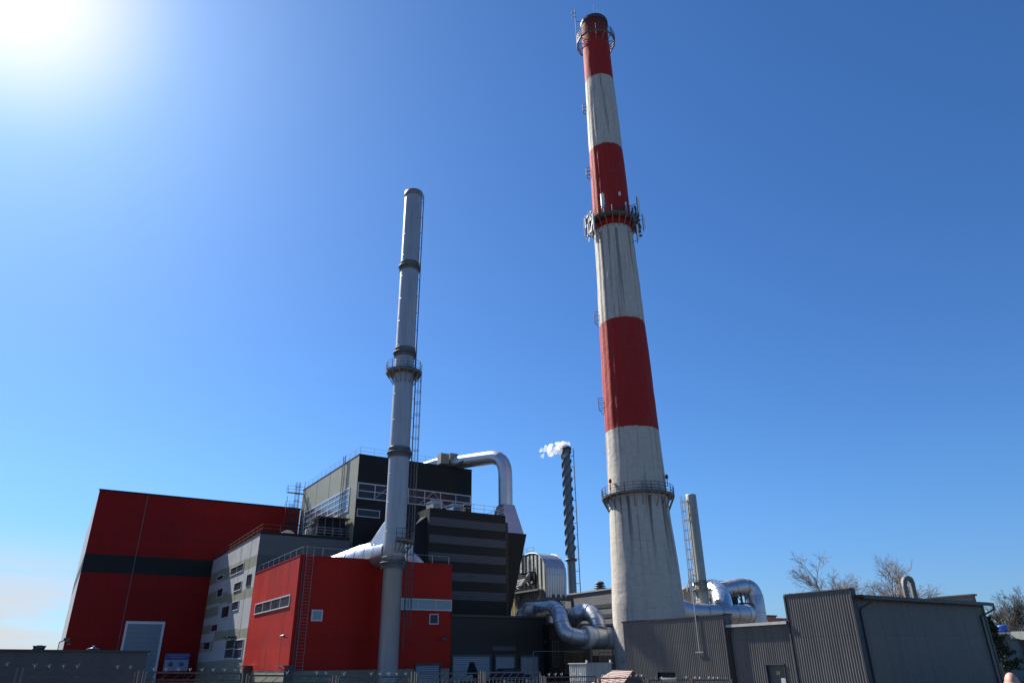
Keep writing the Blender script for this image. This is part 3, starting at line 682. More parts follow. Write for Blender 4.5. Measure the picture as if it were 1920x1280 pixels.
def gallery(mb_floor, mb_rail, ca, cb, r0, r1, z, n=12, h=1.15, a0=0, a1=2*math.pi, brk=1.4, rr=.03, rails=3, hz=0.08, rf=None):
    rf = rf or r0
    full = abs(a1-a0-2*math.pi) < 1e-6; k_ = n if full else n+1
    pt = lambda r, k, z: (ca+r*math.cos(a0+(a1-a0)*k/n), cb+r*math.sin(a0+(a1-a0)*k/n), z)
    for k in range(n):
        j = k+1
        mb_floor.add([pt(rf, k, z), pt(r1, k, z), pt(r1, j, z), pt(rf, j, z), pt(rf, k, z-hz), pt(r1, k, z-hz), pt(r1, j, z-hz), pt(rf, j, z-hz)], [(0, 1, 2, 3), (7, 6, 5, 4), (1, 5, 6, 2), (0, 3, 7, 4)])
    for k in range(k_):
        mb_rail.bar(pt(r1-.03, k, z), pt(r1-.03, k, z+h), rr*1.7)
        mb_floor.bar(pt(r0-.02, k, z-brk), pt(r1-.05, k, z-hz), .09)
        mb_floor.bar(pt(r0-.02, k, z-hz-.06), pt(r1-.02, k, z-hz-.06), .09)
    for j in range(rails):
        zz = z+h*(1-j/rails); mb_rail.tube([pt(r1-.03, k, zz) for k in range(k_)], rr, 5, closed=full)
    mb_rail.tube([pt(r1-.02, k, z+.08) for k in range(k_)], .07, 4, closed=full)
zg = sz2(694, 757)
fl, rl = MB(), MB(); gallery(fl, rl, sa_, sb_, rS+.02, rS+1.0, zg, 14, 1.2, brk=1.5, hz=.12)
fl.build('platform', 'flange', t); rl.build('guard_rail', 'steel', t)
lad = math.atan2(-.10, 1.0)  # ladder stands on the right side
m = MB(); la = -.55
def polar(r, an): return sa_+r*math.cos(an), sb_+r*math.sin(an)
x, y = polar(rS, la); ladder(m, x, y, 3.5, zg, la, .5, True, 2.2, .28, 1.45, r=.035); m.build('caged_ladder', 'steel', t)
m = MB(); ladder(m, x, y, zg, ztop-.2, la, .42, False, off=.22, r=.035); m.build('upper_ladder', 'steel', t)
# little inspection platform
zp = sz2(1012, 745); fl, rl = MB(), MB(); gallery(fl, rl, sa_, sb_, rS+.02, rS+.95, zp, 6, 1.15, -1.9, -.1, 1.3, rails=2, hz=.14)
fl.build('platform', 'flange', t, 'small lower inspection platform'); rl.build('guard_rail', 'steel', t)
# ------------------------------------------------------------------ flue duct joining the stack
t = thing('flue_duct', 'large shiny duct swelling out of the silver stack above the red roof', 'duct', sa_, sb_+4)
zc = PB(705, 1035, -1)[1]
p0 = (sa_+.1, sb_+.9, zc); 
e_a, e_z = PB(600, 1062, 14)
zq = zc
P_ = [(sa_+.05, sb_+.6, zc), (sa_-.1, sb_+3, zc), (sa_-.8, sb_+7, zc-.1), (sa_-2.2, sb_+12, zc-.7), (sa_-3.6, sb_+17, zc-1.4)]
m = MB(); m.tube(P_, [1.35, 1.5, 1.55, 1.5, 1.45], 28); m.build('duct_shell', 'silver', t)
m = MB(); rb_ = 1.0
zh = PB(718, 999, -2)[1]
m.loft([(sa_-1.1, sb_+.2, zc+.3), (sa_+1.1, sb_+.2, zc+.3), (sa_+.9, sb_+3.6, zc+1.1), (sa_-1.5, sb_+3.6, zc+1.0)],
       [(sa_-.9, sb_+.3, zh+1.4), (sa_+.9, sb_+.3, zh+1.4), (sa_+.3, sb_+1.2, zh+1.0), (sa_-1.0, sb_+1.2, zh+1.0)]); m.build('transition', 'silver', t)
m = MB()
for q in range(3): k = P_[q+1]; m.bar((k[0]-1.2, k[1], hR), (k[0]-1.2, k[1], k[2]-.8), .12); m.bar((k[0]+1.2, k[1], hR), (k[0]+1.2, k[1], k[2]-.8), .12)
m.build('support_leg', 'galv', t)
m = MB(); hoops(m, P_, 1.55, 2.0, .03); m.build('seam_hoop', 'silver', t)
t = thing('bypass_elbow', 'white elbow duct showing right of the silver stack above the red roof', 'duct', 13, 3)
be = 2.6; xa, za_ = PB(765, 1030, be); xb, zb_ = PB(776, 1058, be)
m = MB(); m.tube([(xa, be, za_+1.0), (xa, be, za_-.4), (xa+.5, be, za_-1.3), (xa+1.0, be, za_-2.4)]+[(xa+1.1, be, hR-.1)], [.62, .62, 1.1, 1.45, 1.5], 24); m.build('duct_shell', 'silver', t)
m = MB(); hoops(m, [(xa, be, za_+.9), (xa, be, za_-.4)], .62, .7, .03); m.build('seam_hoop', 'steel', t)
# ------------------------------------------------------------------ striped concrete chimney
ca, cb = 38.75, -10.75
t = thing('striped_chimney', 'giant red and white banded concrete chimney, tallest thing in the picture', 'chimney', ca, cb)
stn = [(1262, 144, 1222), (1150, 138, 1216.4), (1050, 125.5, 1207.3), (915, 108.5, 1195), (800, 101, 1186.5), (600, 84.5, 1167.2), (480, 75, 1154.1), (340, 66.5, 1141.3), (270, 62, 1134), (145, 52.8, 1121.3), (60, 49, 1114.5), (26, 48, 1112)]
def cz(y, px):      # height read on the near face of the shaft
    for i in range(len(stn)-1):
        if stn[i][0] >= y >= stn[i+1][0]: k = (stn[i][0]-y)/(stn[i][0]-stn[i+1][0]); wd = stn[i][1]+(stn[i+1][1]-stn[i][1])*k
    r = ray(px, y); fx = 90/math.hypot(r[0], r[1]); return PD(px, y, 90-wd/F*fx/2)[2]
prof = []
for y, wd, px in stn:
    a, b, z = PD(px, y, 90); r = ray(px, y); fx = 90/math.hypot(r[0], r[1]); prof.append((z, wd/F*fx/2*.985, a, b))
prof[-1] = (cz(26, 1112), *prof[-1][1:]); prof.insert(0, (-1.5, prof[0][1]*1.02, prof[0][2], prof[0][3]))
def chim(z):
    for i in range(len(prof)-1):
        if z <= prof[i+1][0] or i == len(prof)-2:
            k = (z-prof[i][0])/(prof[i+1][0]-prof[i][0]); k = max(0, min(1, k)); k2 = k
            return [prof[i][j]+(prof[i+1][j]-prof[i][j])*k2 for j in (1, 2, 3)]
ztopc = prof[-1][0]
# straight leaning axis through the surveyed centres
za_, zb_ = prof[2][0], prof[-1][0]
def axis(z):
    k = (z-za_)/(zb_-za_); return (prof[2][2]+(prof[-1][2]-prof[2][2])*k, prof[2][3]+(prof[-1][3]-prof[2][3])*k)
def crad(z): # smoothed radius
    return sum(chim(max(-1.5, min(ztopc, z+d)))[0] for d in (-3, -1.5, 0, 1.5, 3))/5
from mathutils import noise as mn
NS, NZ = 144, 260
m = MB(); uv = []
for j in range(NZ+1):
    z = -1.5+(ztopc+1.5)*j/NZ; r = crad(z); ax, ay = axis(z)
    for k in range(NS+1):
        an = 2*math.pi*k/NS; c, s_ = math.cos(an), math.sin(an)
        d = .07*mn.noise((c*r*.35, s_*r*.35, z*.12))+.035*mn.noise((c*r*.9, s_*r*.9, z*.5))
        d += .03*math.sin(an*20+.6*math.sin(z*.1))*sstep(20, 34, z)*(1-sstep(70, 95, z))
        m.v.append((ax+c*(r+d), ay+s_*(r+d), z)); uv.append((an*3.2, z))
for j in range(NZ):
    for k in range(NS): m.f.append((j*(NS+1)+k, j*(NS+1)+k+1, (j+1)*(NS+1)+k+1, (j+1)*(NS+1)+k)); m.mi.append(0); m.sm.append(True)
m.uv = uv
# painted concrete
cm = bpy.data.materials.new('painted_concrete'); cm.use_nodes = True; T = cm.node_tree; N = T.nodes; P = N['Principled BSDF']
uvn = N.new('ShaderNodeUVMap'); sp = N.new('ShaderNodeSeparateXYZ'); T.links.new(uvn.outputs[0], sp.inputs[0]); Z = sp.outputs['Y']; U = sp.outputs['X']
def tnoise(scale, sc3, det=6, rough=.6, dist=0):
    mp = N.new('ShaderNodeMapping'); mp.inputs['Scale'].default_value = sc3; T.links.new(uvn.outputs[0], mp.inputs['Vector'])
    n = N.new('ShaderNodeTexNoise'); n.inputs['Scale'].default_value = scale; n.inputs['Detail'].default_value = det; n.inputs['Roughness'].default_value = rough; n.inputs['Distortion'].default_value = dist
    T.links.new(mp.outputs[0], n.inputs['Vector']); return n.outputs['Fac']
edge = mth(T, 'ADD', Z, mth(T, 'MULTIPLY', mth(T, 'SUBTRACT', tnoise(1.1, (1, .3, 1), 8, .7), .5), .6))
zb = [cz(797, 1187), cz(593, 1168), cz(418, 1150), cz(267, 1136), cz(138, 1122)]
red = mth(T, 'MULTIPLY', mth(T, 'GREATER_THAN', edge, zb[0]), mth(T, 'LESS_THAN', edge, zb[1]))
red2 = mth(T, 'MULTIPLY', mth(T, 'GREATER_THAN', edge, zb[2]), mth(T, 'LESS_THAN', edge, zb[3]))
red = mth(T, 'MAXIMUM', mth(T, 'MAXIMUM', red, red2), mth(T, 'GREATER_THAN', edge, zb[4]))
def mixc(f, a, b, bl='MIX'):
    n = N.new('ShaderNodeMix'); n.data_type = 'RGBA'; n.blend_type = bl
    if isinstance(f, (int, float)): n.inputs['Factor'].default_value = f
    else: T.links.new(f, n.inputs['Factor'])
    for k, v in (('A', a), ('B', b)):
        if isinstance(v, tuple): n.inputs[k].default_value = (*v, 1)
        else: T.links.new(v, n.inputs[k])
    return n.outputs['Result']
big = tnoise(.25, (1, .5, 1)); mid_ = tnoise(1.6, (1, 1, 1), 8, .7); fine = tnoise(7, (1, .8, 1), 6, .7)
white = mixc(mrange(T, mid_, .35, .7, 0, .8), (.53, .495, .43), (.40, .37, .315))
white = mixc(mrange(T, big, .35, .65, 0, .55), white, (.44, .41, .36))
redc = mixc(mrange(T, mid_, .35, .7, 0, .8), (.36, .020, .016), (.28, .016, .013))
redc = mixc(mrange(T, fine, .62, .68, 0, .8), redc, (.48, .30, .26))
col = mixc(red, white, redc)
st1 = tnoise(1.5, (1, .035, 1), 4, .6, .15); st2 = tnoise(3.6, (1, .05, 1), 5, .7)
above = mrange(T, Z, 4, 16)
k1 = mth(T, 'MULTIPLY', mrange(T, st1, .54, .68), mth(T, 'MULTIPLY', above, .62))
k2 = mth(T, 'MULTIPLY', mrange(T, st2, .55, .72), .38)
# soot runs hang below the galleries
def below(zc, ln): return mth(T, 'MULTIPLY', mth(T, 'LESS_THAN', Z, zc), mrange(T, Z, zc-ln, zc))
gz1, gz2, gz3 = cz(927, 1196), cz(421, 1150), cz(60, 1114)
st3 = tnoise(2.3, (1, .012, 1), 3, .5)
k3 = mth(T, 'MULTIPLY', mrange(T, st3, .53, .60), mth(T, 'MAXIMUM', below(gz1, 11), mth(T, 'MULTIPLY', below(gz2-.5, 26), .8)))
strk = mth(T, 'MAXIMUM', mth(T, 'MAXIMUM', k1, k2), mth(T, 'MULTIPLY', k3, .85))
col = mixc(mth(T, 'MULTIPLY', strk, mrange(T, red, 0, 1, 1, .5, False)), col, (.10, .085, .070))
rust = mth(T, 'MULTIPLY', mrange(T, tnoise(3.0, (1, .02, 1), 3), .60, .68), below(gz1, 12)); col = mixc(mth(T, 'MULTIPLY', rust, .6), col, (.20, .10, .05))
# shuttering joints
ju = mth(T, 'LESS_THAN', mth(T, 'FRACT', mth(T, 'DIVIDE', U, 1.25)), .03); jz = mth(T, 'LESS_THAN', mth(T, 'FRACT', mth(T, 'DIVIDE', mth(T, 'ADD', Z, mth(T, 'MULTIPLY', mid_, .08)), 1.25)), .045)
jn = mth(T, 'MULTIPLY', mth(T, 'MAXIMUM', ju, jz), mrange(T, tnoise(.9, (1, 1, 1)), .45, .62, 0, .38))
col = mixc(jn, col, (.12, .11, .10))
# soot at the mouth
col = mixc(mrange(T, Z, ztopc-4, ztopc-.8, 0, .7), col, (.03, .025, .022))
T.links.new(col, P.inputs['Base Color']); P.inputs['Roughness'].default_value = .8; P.inputs['Specular IOR Level'].default_value = .25
bp = N.new('ShaderNodeBump'); bp.inputs['Distance'].default_value = 1.0
hh = mth(T, 'ADD', mth(T, 'MULTIPLY', mid_, .10), mth(T, 'ADD', mth(T, 'MULTIPLY', fine, .035), mth(T, 'MULTIPLY', jn, -.04)))
T.links.new(hh, bp.inputs['Height']); T.links.new(bp.outputs[0], P.inputs['Normal'])
m.build('shaft', cm, t)
def cgal(zc, out, n, h, brk, name, rr=.035, a0=0, a1=2*math.pi, zero=.0, rails=3, inset=0):
    fl, rl = MB(), MB(); ax, ay = axis(zc); r = crad(zc)
    gallery(fl, rl, ax, ay, r-.05, r+out, zc, n, h, a0, a1, brk, rr, rails, .05 if inset else .07, r+inset if inset else None)
    g = fl.build('gallery', 'flange', t, name); rl.build('guard_rail', 'steel', g); return g, ax, ay, r
g1, *_ = cgal(gz1+.35, .85, 26, 1.15, 1.9, 'lowest gallery round the chimney')
g2, ax2, ay2, r2 = cgal(gz2+1.7, 1.05, 22, 1.25, 1.9, 'antenna laden middle gallery', .04)
g3, ax3, ay3, r3 = cgal(cz(62, 1113)-.3, 1.05, 14, 1.5, 1.2, 'top gallery under the chimney mouth', .05, inset=.8)
m = MB(); zc_ = gz2+.9; ax, ay = axis(zc_); m.lathe(ax, ay, [(crad(zc_)+.05, zc_-.5), (crad(zc_)+.18, zc_-.5), (crad(zc_)+.18, zc_+.5), (crad(zc_)+.05, zc_+.5)], 48); m.build('rim_band', 'red', t)
m = MB(); zc_ = ztopc; ax, ay = axis(zc_); r = crad(zc_)
m.lathe(ax, ay, [(r+.08, zc_-.7), (r+.14, zc_-.65), (r+.14, zc_+.02), (r-.5, zc_+.02), (r-.5, zc_-3)], 48); m.build('mouth_rim', 'roofd', t)
m = MB(); m.lathe(ax, ay, [(r-.4, zc_-2.5), (.01, zc_-2.5)], 32); m.build('flue_plug', 'roofd', t)
# top aerials and lightning rods
vd = math.atan2(CB-ay, CA-ax)       # direction from the chimney towards the camera
def rp(ax, ay, r, off, z): return (ax+r*math.cos(vd+off), ay+r*math.sin(vd+off), z)
m = MB(); x, y, _ = rp(ax, ay, r+1.0, -1.35, 0)
m.bar((x, y, ztopc-4), (x, y, ztopc+3.6), .10); m.bar((x, y, ztopc+.6), rp(ax, ay, r, -1.1, ztopc-.1), .06)
for dz in (1.6, 2.6): m.bar((x-.55, y+.2, ztopc+dz), (x+.25, y-.1, ztopc+dz), .06); m.bar((x-.5, y+.2, ztopc+dz-.3), (x-.5, y+.2, ztopc+dz+.35), .05)
m.build('aerial_mast', 'steel', t)
m = MB()
for off in (.1, .35, .9): x, y, _ = rp(ax, ay, r, off, 0); m.bar((x, y, ztopc-1), (x, y, ztopc+(2.3 if off < .2 else 1.5)), .06); m.bar((x, y, ztopc+1.1), (x+.3, y+.1, ztopc+1.9), .05)
m.build('lightning_rod', 'steel', t)
# antennas on the middle gallery
zg_ = gz2+1.7
def panel(off, rr, z, h, w_, d, tilt=0, mast=True):
    p = Vector(rp(ax2, ay2, r2+rr, off, z)); o = Vector((math.cos(vd+off), math.sin(vd+off), 0)); u = Vector((-o.y, o.x, 0))
    q = MB(); vs = []
    n = 5
    prof_ = [(-w_/2, 0), (-w_/2*.9, d*.7), (-w_/4, d), (w_/4, d), (w_/2*.9, d*.7), (w_/2, 0)]
    bot = [p+u*x+o*y for x, y in prof_]; top = [p+u*x+o*(y+tilt)+Vector((0, 0, h)) for x, y in prof_]
    q.loft([tuple(v) for v in bot], [tuple(v) for v in top]); an = q.build('panel_antenna', 'antenna', t)
    if mast:
        k = MB(); b_ = p-o*.15; k.bar(b_-Vector((0, 0, .5)), b_+Vector((0, 0, h+.4)), .08); k.bar(b_, b_-o*(rr-.1), .06); k.bar(b_+Vector((0, 0, h*.7)), b_+Vector((0, 0, h*.7))-o*(rr-.1), .06); k.build('mast', 'steel', an)
panel(-.32, .75, zg_+.9, 2.5, .55, .3); panel(.62, .85, zg_+.2, 1.6, .22, .15)
panel(-1.50, 1.3, zg_-1.6, 3.4, .26, .2); panel(-1.15, 1.0, zg_-2.0, 1.6, .22, .2); panel(1.28, 1.35, zg_+.4, 3.2, .3, .2); panel(1.45, 1.8, zg_-1.4, 2.2, .24, .18)
panel(-.72, 1.25, zg_-2.5, 3.0, .28, .18); panel(1.05, 1.15, zg_-4.2, 2.6, .26, .18); panel(-1.75, 1.2, zg_+.5, 1.8, .25, .18); panel(.45, .35, zg_+3.2, .6, .3, .2, mast=False)
random.seed(5); m = MB()
for off0, off1, n in ((-1.75, -.75, 15), (.95, 1.8, 34)):
    for i in range(n):
        off = random.uniform(off0, off1); rr = random.uniform(.5, 1.25); z = zg_+random.uniform(-2.4, 1.6); x, y, _ = rp(ax2, ay2, r2+rr, off, 0); s_ = random.uniform(.07, .16); m.box(x-s_, x+s_, y-s_, y+s_, z, z+random.uniform(.2, .5))
m.build('radio_unit', 'steel', t)
m = MB()
for i in range(34):
    off = random.choice((random.uniform(-1.7, -.7), random.uniform(.9, 1.8))); p = rp(ax2, ay2, r2+random.uniform(.1, 1.1), off, zg_+random.uniform(-2.2, 2)); q = rp(ax2, ay2, r2+random.uniform(.6, 1.5), off+random.uniform(-.15, .15), zg_+random.uniform(-2.4, 2)); m.bar(p, q, .045)
m.build('bracing', 'galv', t)
for off, z in ((-.95, gz1+2.2), (1.25, gz1+2.6)):
    q = MB(); x, y, _ = rp(*axis(z), crad(z)+.35, off, 0); q.lathe(x, y, [(.01, z-.3), (.18, z-.25), (.19, z+.1), (.1, z+.25), (.01, z+.3)], 12); q.bar((x, y, z-.3), (x, y, z-1.2), .07); q.build('obstruction_lamp', 'red' if off < 0 else 'steel', t)
# rungs and small rest cages on its left flank
m = MB()
for y, px in ((190, 1098), (310, 1107), (585, 1122), (750, 1133)):
    z = cz(y, px); x0, y0 = axis(z); r = crad(z)
    for dz in (0, .7, 1.4): m.tube([rp(x0, y0, r-.1, -1.72, z+dz), rp(x0, y0, r+.65, -1.66, z+dz), rp(x0, y0, r+.65, -1.45, z+dz), rp(x0, y0, r-.1, -1.42, z+dz)], .04, 4)
    for of in (-1.66, -1.45): m.bar(rp(x0, y0, r+.65, of, z), rp(x0, y0, r+.65, of, z+1.4), .05)
    m.bar(rp(x0, y0, r-.1, -1.55, z-1.0), rp(x0, y0, r+.65, -1.55, z), .06)
m.build('rest_cage', 'steel', t)
# bricked-up duct opening at its foot
z0, z1 = 3.0, cz(1128, 1160); m = MB()
pts = []
for k in range(9): 
    off = -.62-.38*k/8
    pts.append(off)
for lo_, hi_ in ((2.0, z1),):
    vs = []
    for off in pts:
        for z in (lo_, hi_-(.35*abs((off+.81)/.19)**2 if hi_ == z1 else 0)): vs.append(rp(*axis(z), crad(z)+.09, off, z))
    m.add(vs, [(2*i, 2*i+2, 2*i+3, 2*i+1) for i in range(8)], 0, True)
m.build('bricked_opening', mat('patched_masonry', (.40, .36, .32), .85, var=.15, vs=2, bump=.03, bs=5, seams=[('Z', .5, .03, .3)]), t)
# ------------------------------------------------------------------ helical strake stack with steam
a, b, z = PD(1075, 1140, 150)
t = thing('helical_stack', 'thin dark stack with spiral fins and white steam at its mouth', 'smokestack', a, b)
hx = [(y, x) for y, x in ((836, 1062), (1109, 1073.6))]
zt = PD(1062, 836, 150)[2]; rH = 13.2/F*150*1.13/2
m = MB(); m.lathe(a, b, [(rH, 0), (rH, zt)], 32); m.lathe(a, b, [(rH, zt), (rH-.15, zt), (rH-.15, zt-2)], 32); m.build('shell', 'heli', t)
zs = PD(1070, 1040, 150)[2]
for s_ in range(3):
    m = MB(); vs = []; n = 150; turns = 3.7
    for i in range(n+1):
        k = i/n; an = 2*math.pi*(turns*k+s_/3); z = zs+(zt-.5-zs)*k; c, q = math.cos(an), math.sin(an)
        vs += [(a+rH*.98*c, b+rH*.98*q, z-.03), (a+(rH+.28)*c, b+(rH+.28)*q, z-.03), (a+(rH+.28)*c, b+(rH+.28)*q, z+.05), (a+rH*.98*c, b+rH*.98*q, z+.05)]
    m.add(vs, [f for i in range(n) for f in ((4*i, 4*i+1, 4*i+5, 4*i+4), (4*i+1, 4*i+2, 4*i+6, 4*i+5), (4*i+2, 4*i+3, 4*i+7, 4*i+6))]); m.build('spiral_fin', 'slate', t)
m = MB()
for z in (zs-1, zt-.6): m.lathe(a, b, [(rH, z-.2), (rH+.35, z-.2), (rH+.35, z+.2), (rH, z+.2)], 32)
m.build('ring_flange', 'steel', t)
m = MB(); ladder(m, a+rH*math.cos(-.55), b+rH*math.sin(-.55), 6, zt-.6, -.55, .5, False, off=.75, r=.06); m.build('ladder', 'steel', t)
ha, hb, hzt = a, b, zt
# steam plume: cloud mesh filled with an even volume
pl = bpy.data.meshes.new('steam_plume'); bm = bmesh.new(); random.seed(3)
def pd3(px, y): a_, b_, z_ = PD(px, y, 150); return Vector((a_, b_, z_))
blobs = [(1061, 834, 1.0), (1058, 833, 1.1), (1054, 836, 1.2), (1050, 839, 1.3), (1046, 842, 1.45), (1042, 841, 1.3), (1038, 846, 1.1), (1034, 851, 1.1), (1030, 842, 1.0), (1026, 840, 1.15), (1022, 842, .75), (1033, 846, .9), (1047, 847, 1.0), (1016, 853, .55), (1018, 855, .4)]
for px, y, r in blobs:
    c = pd3(px, y)
    for q in range(5):
        d = Vector((random.gauss(0, .33), random.gauss(0, .5), random.gauss(0, .3)))*r; rr = r*random.uniform(.32, .60)
        res_ = bmesh.ops.create_icosphere(bm, subdivisions=3, radius=rr, matrix=Matrix.Translation(c+d-Vector((ha, hb, 0))))
        for v in res_['verts']:
            n_ = mn.noise(v.co*1.7)+.5*mn.noise(v.co*4.1); v.co += (v.co-(c+d-Vector((ha, hb, 0)))).normalized()*n_*.3
bm.to_mesh(pl); bm.free()
for p in pl.polygons: p.use_smooth = True
o = bpy.data.objects.new('steam_plume', pl); COL.objects.link(o); x, y = wxy(ha, hb); o.location = (x, y, 0); o.rotation_euler = (0, 0, ROT)
o['label'] = 'small white puff of steam drifting left from the spiral finned stack'; o['category'] = 'steam'
rm = o.modifiers.new('remesh', 'REMESH'); rm.mode = 'VOXEL'; rm.voxel_size = .14; rm.use_smooth_shade = True
vm = bpy.data.materials.new('steam'); vm.use_nodes = True; tt_ = vm.node_tree; tt_.nodes.remove(tt_.nodes['Principled BSDF'])
pv = tt_.nodes.new('ShaderNodeVolumePrincipled'); pv.inputs['Color'].default_value = (.98, .98, .98, 1); pv.inputs['Anisotropy'].default_value = .1
tc_ = tt_.nodes.new('ShaderNodeTexCoord'); nn = tt_.nodes.new('ShaderNodeTexNoise'); nn.inputs['Scale'].default_value = .9; nn.inputs['Detail'].default_value = 5; tt_.links.new(tc_.outputs['Object'], nn.inputs['Vector'])
tt_.links.new(mrange(tt_, nn.outputs['Fac'], .40, .66, .05, 2.8), pv.inputs['Density']); tt_.links.new(pv.outputs[0], tt_.nodes['Material Output'].inputs['Volume'])
pl.materials.append(vm)
# ------------------------------------------------------------------ grey banded building behind
bG = cb+20
aGp = PD(1150, 1110, 112)[0]
t = thing('banded_workshop', 'grey workshop wall with dark horizontal bands, between spiral stack and chimney', 'building', aGp, PA(1144, 1104.6, aGp)[0])
b0, z1 = PA(1158, 1103, aGp); b1, z1b = PA(1068, 1114, aGp); z1 = PA(1144.4, 1104.6, aGp)[1]; b1 += 14
m = MB(); m.box(aGp, aGp+25, b0, b1, -1, z1); m.build('wall', mat('workshop_cladding', (.20, .20, .21), .55, var=.06, vs=.4, seams=[('Z', 1.2, .04, .12)]), t)
m = MB()
for y0, y1 in ((1131, 1138), (1150, 1157), (1169, 1174)): m.box(aGp-.05, aGp-.002, b0, b1, PA(1140, y1, aGp)[1], PA(1140, y0, aGp)[1])
m.build('dark_band', 'slate', t)
m = MB(); m.box(aGp-.15, aGp+.2, b0-.05, b1, z1+.002, z1+.22); m.build('roof_edge', 'flash', t)
bv, zv = PA(1125, 1104, aGp+1.5)
t = thing('roof_ventilator', 'dark mushroom ventilator on the grey banded workshop roof', 'roof ventilator', aGp+1.5, bv)
m = MB(); m.lathe(aGp+1.5, bv, [(.55, z1), (.55, z1+.5)], 20); m.build('neck', 'steel', t)
m = MB()
for k in range(3): m.lathe(aGp+1.5, bv, [(.5, z1+.5+k*.32), (1.0-.12*k, z1+.55+k*.32), (.95-.12*k, z1+.68+k*.32), (.5, z1+.75+k*.32)], 24)
m.lathe(aGp+1.5, bv, [(.72, z1+1.4), (.5, z1+1.6), (.01, z1+1.65)], 24); m.build('louvre_hood', 'steel', t)
# ------------------------------------------------------------------ corrugated arched duct house
aW0 = PD(1023, 1100, 112)[0]
def pw(x, y): return (940+x/9.143, 1020+y/9.143)
t = thing('arched_duct_casing', 'tall arched casing of ribbed grey sheet over dark machinery', 'duct casing', aW0, PA(*pw(770, 900), aW0)[0])
outer = [(770, 905), (772, 760), (774, 620), (772, 500), (762, 400), (735, 310), (690, 235), (640, 180), (590, 152), (530, 150), (470, 158), (405, 185), (300, 190), (236, 500)]
inner = [(425, 480), (500, 462), (560, 455), (590, 475), (602, 520), (605, 640), (612, 760), (640, 830), (690, 895), (730, 905)]
poly = [PA(*pw(x, y), aW0) for x, y in outer+inner]
b_r, _ = PB(*pw(1110, 900), PA(*pw(770, 900), aW0)[0])
wA = b_r-aW0
m = MB(); n = len(poly); no_ = len(outer)
vs = [(aW0, b_, z) for b_, z in poly]+[(aW0+wA, b_, z) for b_, z in poly]
m.add(vs, [(i, (i+1) % n, n+(i+1) % n, n+i) for i in range(n)], 0, False)
m.add(vs[:n], [tuple(range(n))], 1); m.add(vs[n:], [tuple(range(n-1, -1, -1))], 1)
m1 = mat('casing_front_ribs', (.40, .42, .45), .38, metal=.55, var=.06, ribs=('X', .45, .06)); m2 = mat('casing_side_ribs', (.43, .43, .40), .40, metal=.35, var=.08, ribs=('Y', 1.05, .16), bump=.03, bs=.6)
m.build('casing', [m1, m2], t)
m = MB(); m.tube([(aW0-.02, b_, z) for b_, z in poly[:no_]], .07, 5); m.tube([(aW0+wA, b_, z) for b_, z in poly[:no_-1]], .07, 5)
b_, z = poly[3]; m.bar((aW0, b_-.05, z), (aW0+wA, b_-.05, z), .08); m.build('corner_bead', 'galv', t)
zr0 = poly[8][1]; b_a, b_b = poly[9][0], poly[12][0]
m = MB(); railing(m, [(aW0+.3, b_a, zr0), (aW0+.3, b_b, zr0), (aW0+wA-1, b_b, zr0)], 1.1, 1.8, .03, 2); m.build('roof_railing', 'galv', t)
m = MB(); bq, zq = PA(*pw(365, 330), aW0-.1); ladder(m, aW0, bq, PA(*pw(365, 480), aW0)[1], zr0+1, math.pi, .5, True, .5, .1, 1.2, .035); m.build('caged_ladder', 'steel', t)
# machinery inside and hall below
t = thing('conveyor_machinery', 'dark tangled steel frame with sunlit struts under the arched casing', 'machinery', aW0+1, poly[-6][0])
bA, zA = PA(*pw(600, 500), aW0+.3); bB, zB = PA(*pw(130, 830), aW0+.3)
m = MB(); m.box(aW0+1.2, aW0+wA, bA-.5, bB+1, zB-.8, zA+2); m.build('casing', 'anthra', t)
m = MB(); random.seed(11)
for i in range(9):
    z = zB+(zA-zB)*i/8; m.bar((aW0-.1, bA-.2-(bB-bA)*0, z), (aW0-.1, bB+(i*.0), z), .13)
for i in range(8):
    q = bA+(bB-bA)*i/7; m.bar((aW0-.12, q, zB), (aW0-.12, q, zA), .11)
m.build('steel_frame', 'steel', t)
m = MB()
for x0, y0, x1, y1, w_ in ((475, 490, 435, 550, .22), (410, 590, 330, 700, .3), (230, 640, 400, 600, .22), (190, 690, 350, 650, .25), (170, 750, 200, 690, .2), (240, 740, 400, 650, .2), (515, 660, 535, 635, .16), (250, 650, 300, 680, .25), (300, 640, 330, 680, .25), (350, 625, 370, 670, .22), (135, 830, 175, 760, .14), (180, 720, 300, 760, .14), (440, 640, 470, 700, .12)):
    p = PA(*pw(x0, y0), aW0-.4); q = PA(*pw(x1, y1), aW0-.4); m.bar((aW0-.4, *p), (aW0-.4, *q), w_)
m.build('strut', 'trim', t)
bb0 = PA(*pw(610, 850), aW0-.6)[0]
t = thing('conveyor_house', 'small beige and grey sheet hall with ochre posts below the arched casing', 'building', aW0-.5, bb0)
z1 = PA(*pw(400, 830), aW0-.5)[1]; bE = PA(*pw(128, 900), aW0-.5)[0]
m = MB(); m.box(aW0-.4, aW0+wA*.9, bb0-.4, bE, 1, z1); m.build('wall', mat('hall_sheet', (.24, .235, .21), .5, metal=.3, var=.12, vs=.6, ribs=('Y', .6, .04), streak=.2), t)
m = MB(); m.box(aW0-1.0, aW0+wA*.9, bb0-.8, bE, z1+.003, z1+.25); m.build('roof_edge', 'flange', t)
m = MB()
for x in (195, 235): q = PA(*pw(x, 900), aW0-.7)[0]; m.bar((aW0-.75, q, 1), (aW0-.75, q, z1-.03), .16)
m.build('ochre_post', 'yellow', t)
winA(t, aW0-.4, pw(290, 850), pw(310, 945), 1, 1, gm='glassl', fw=.08)
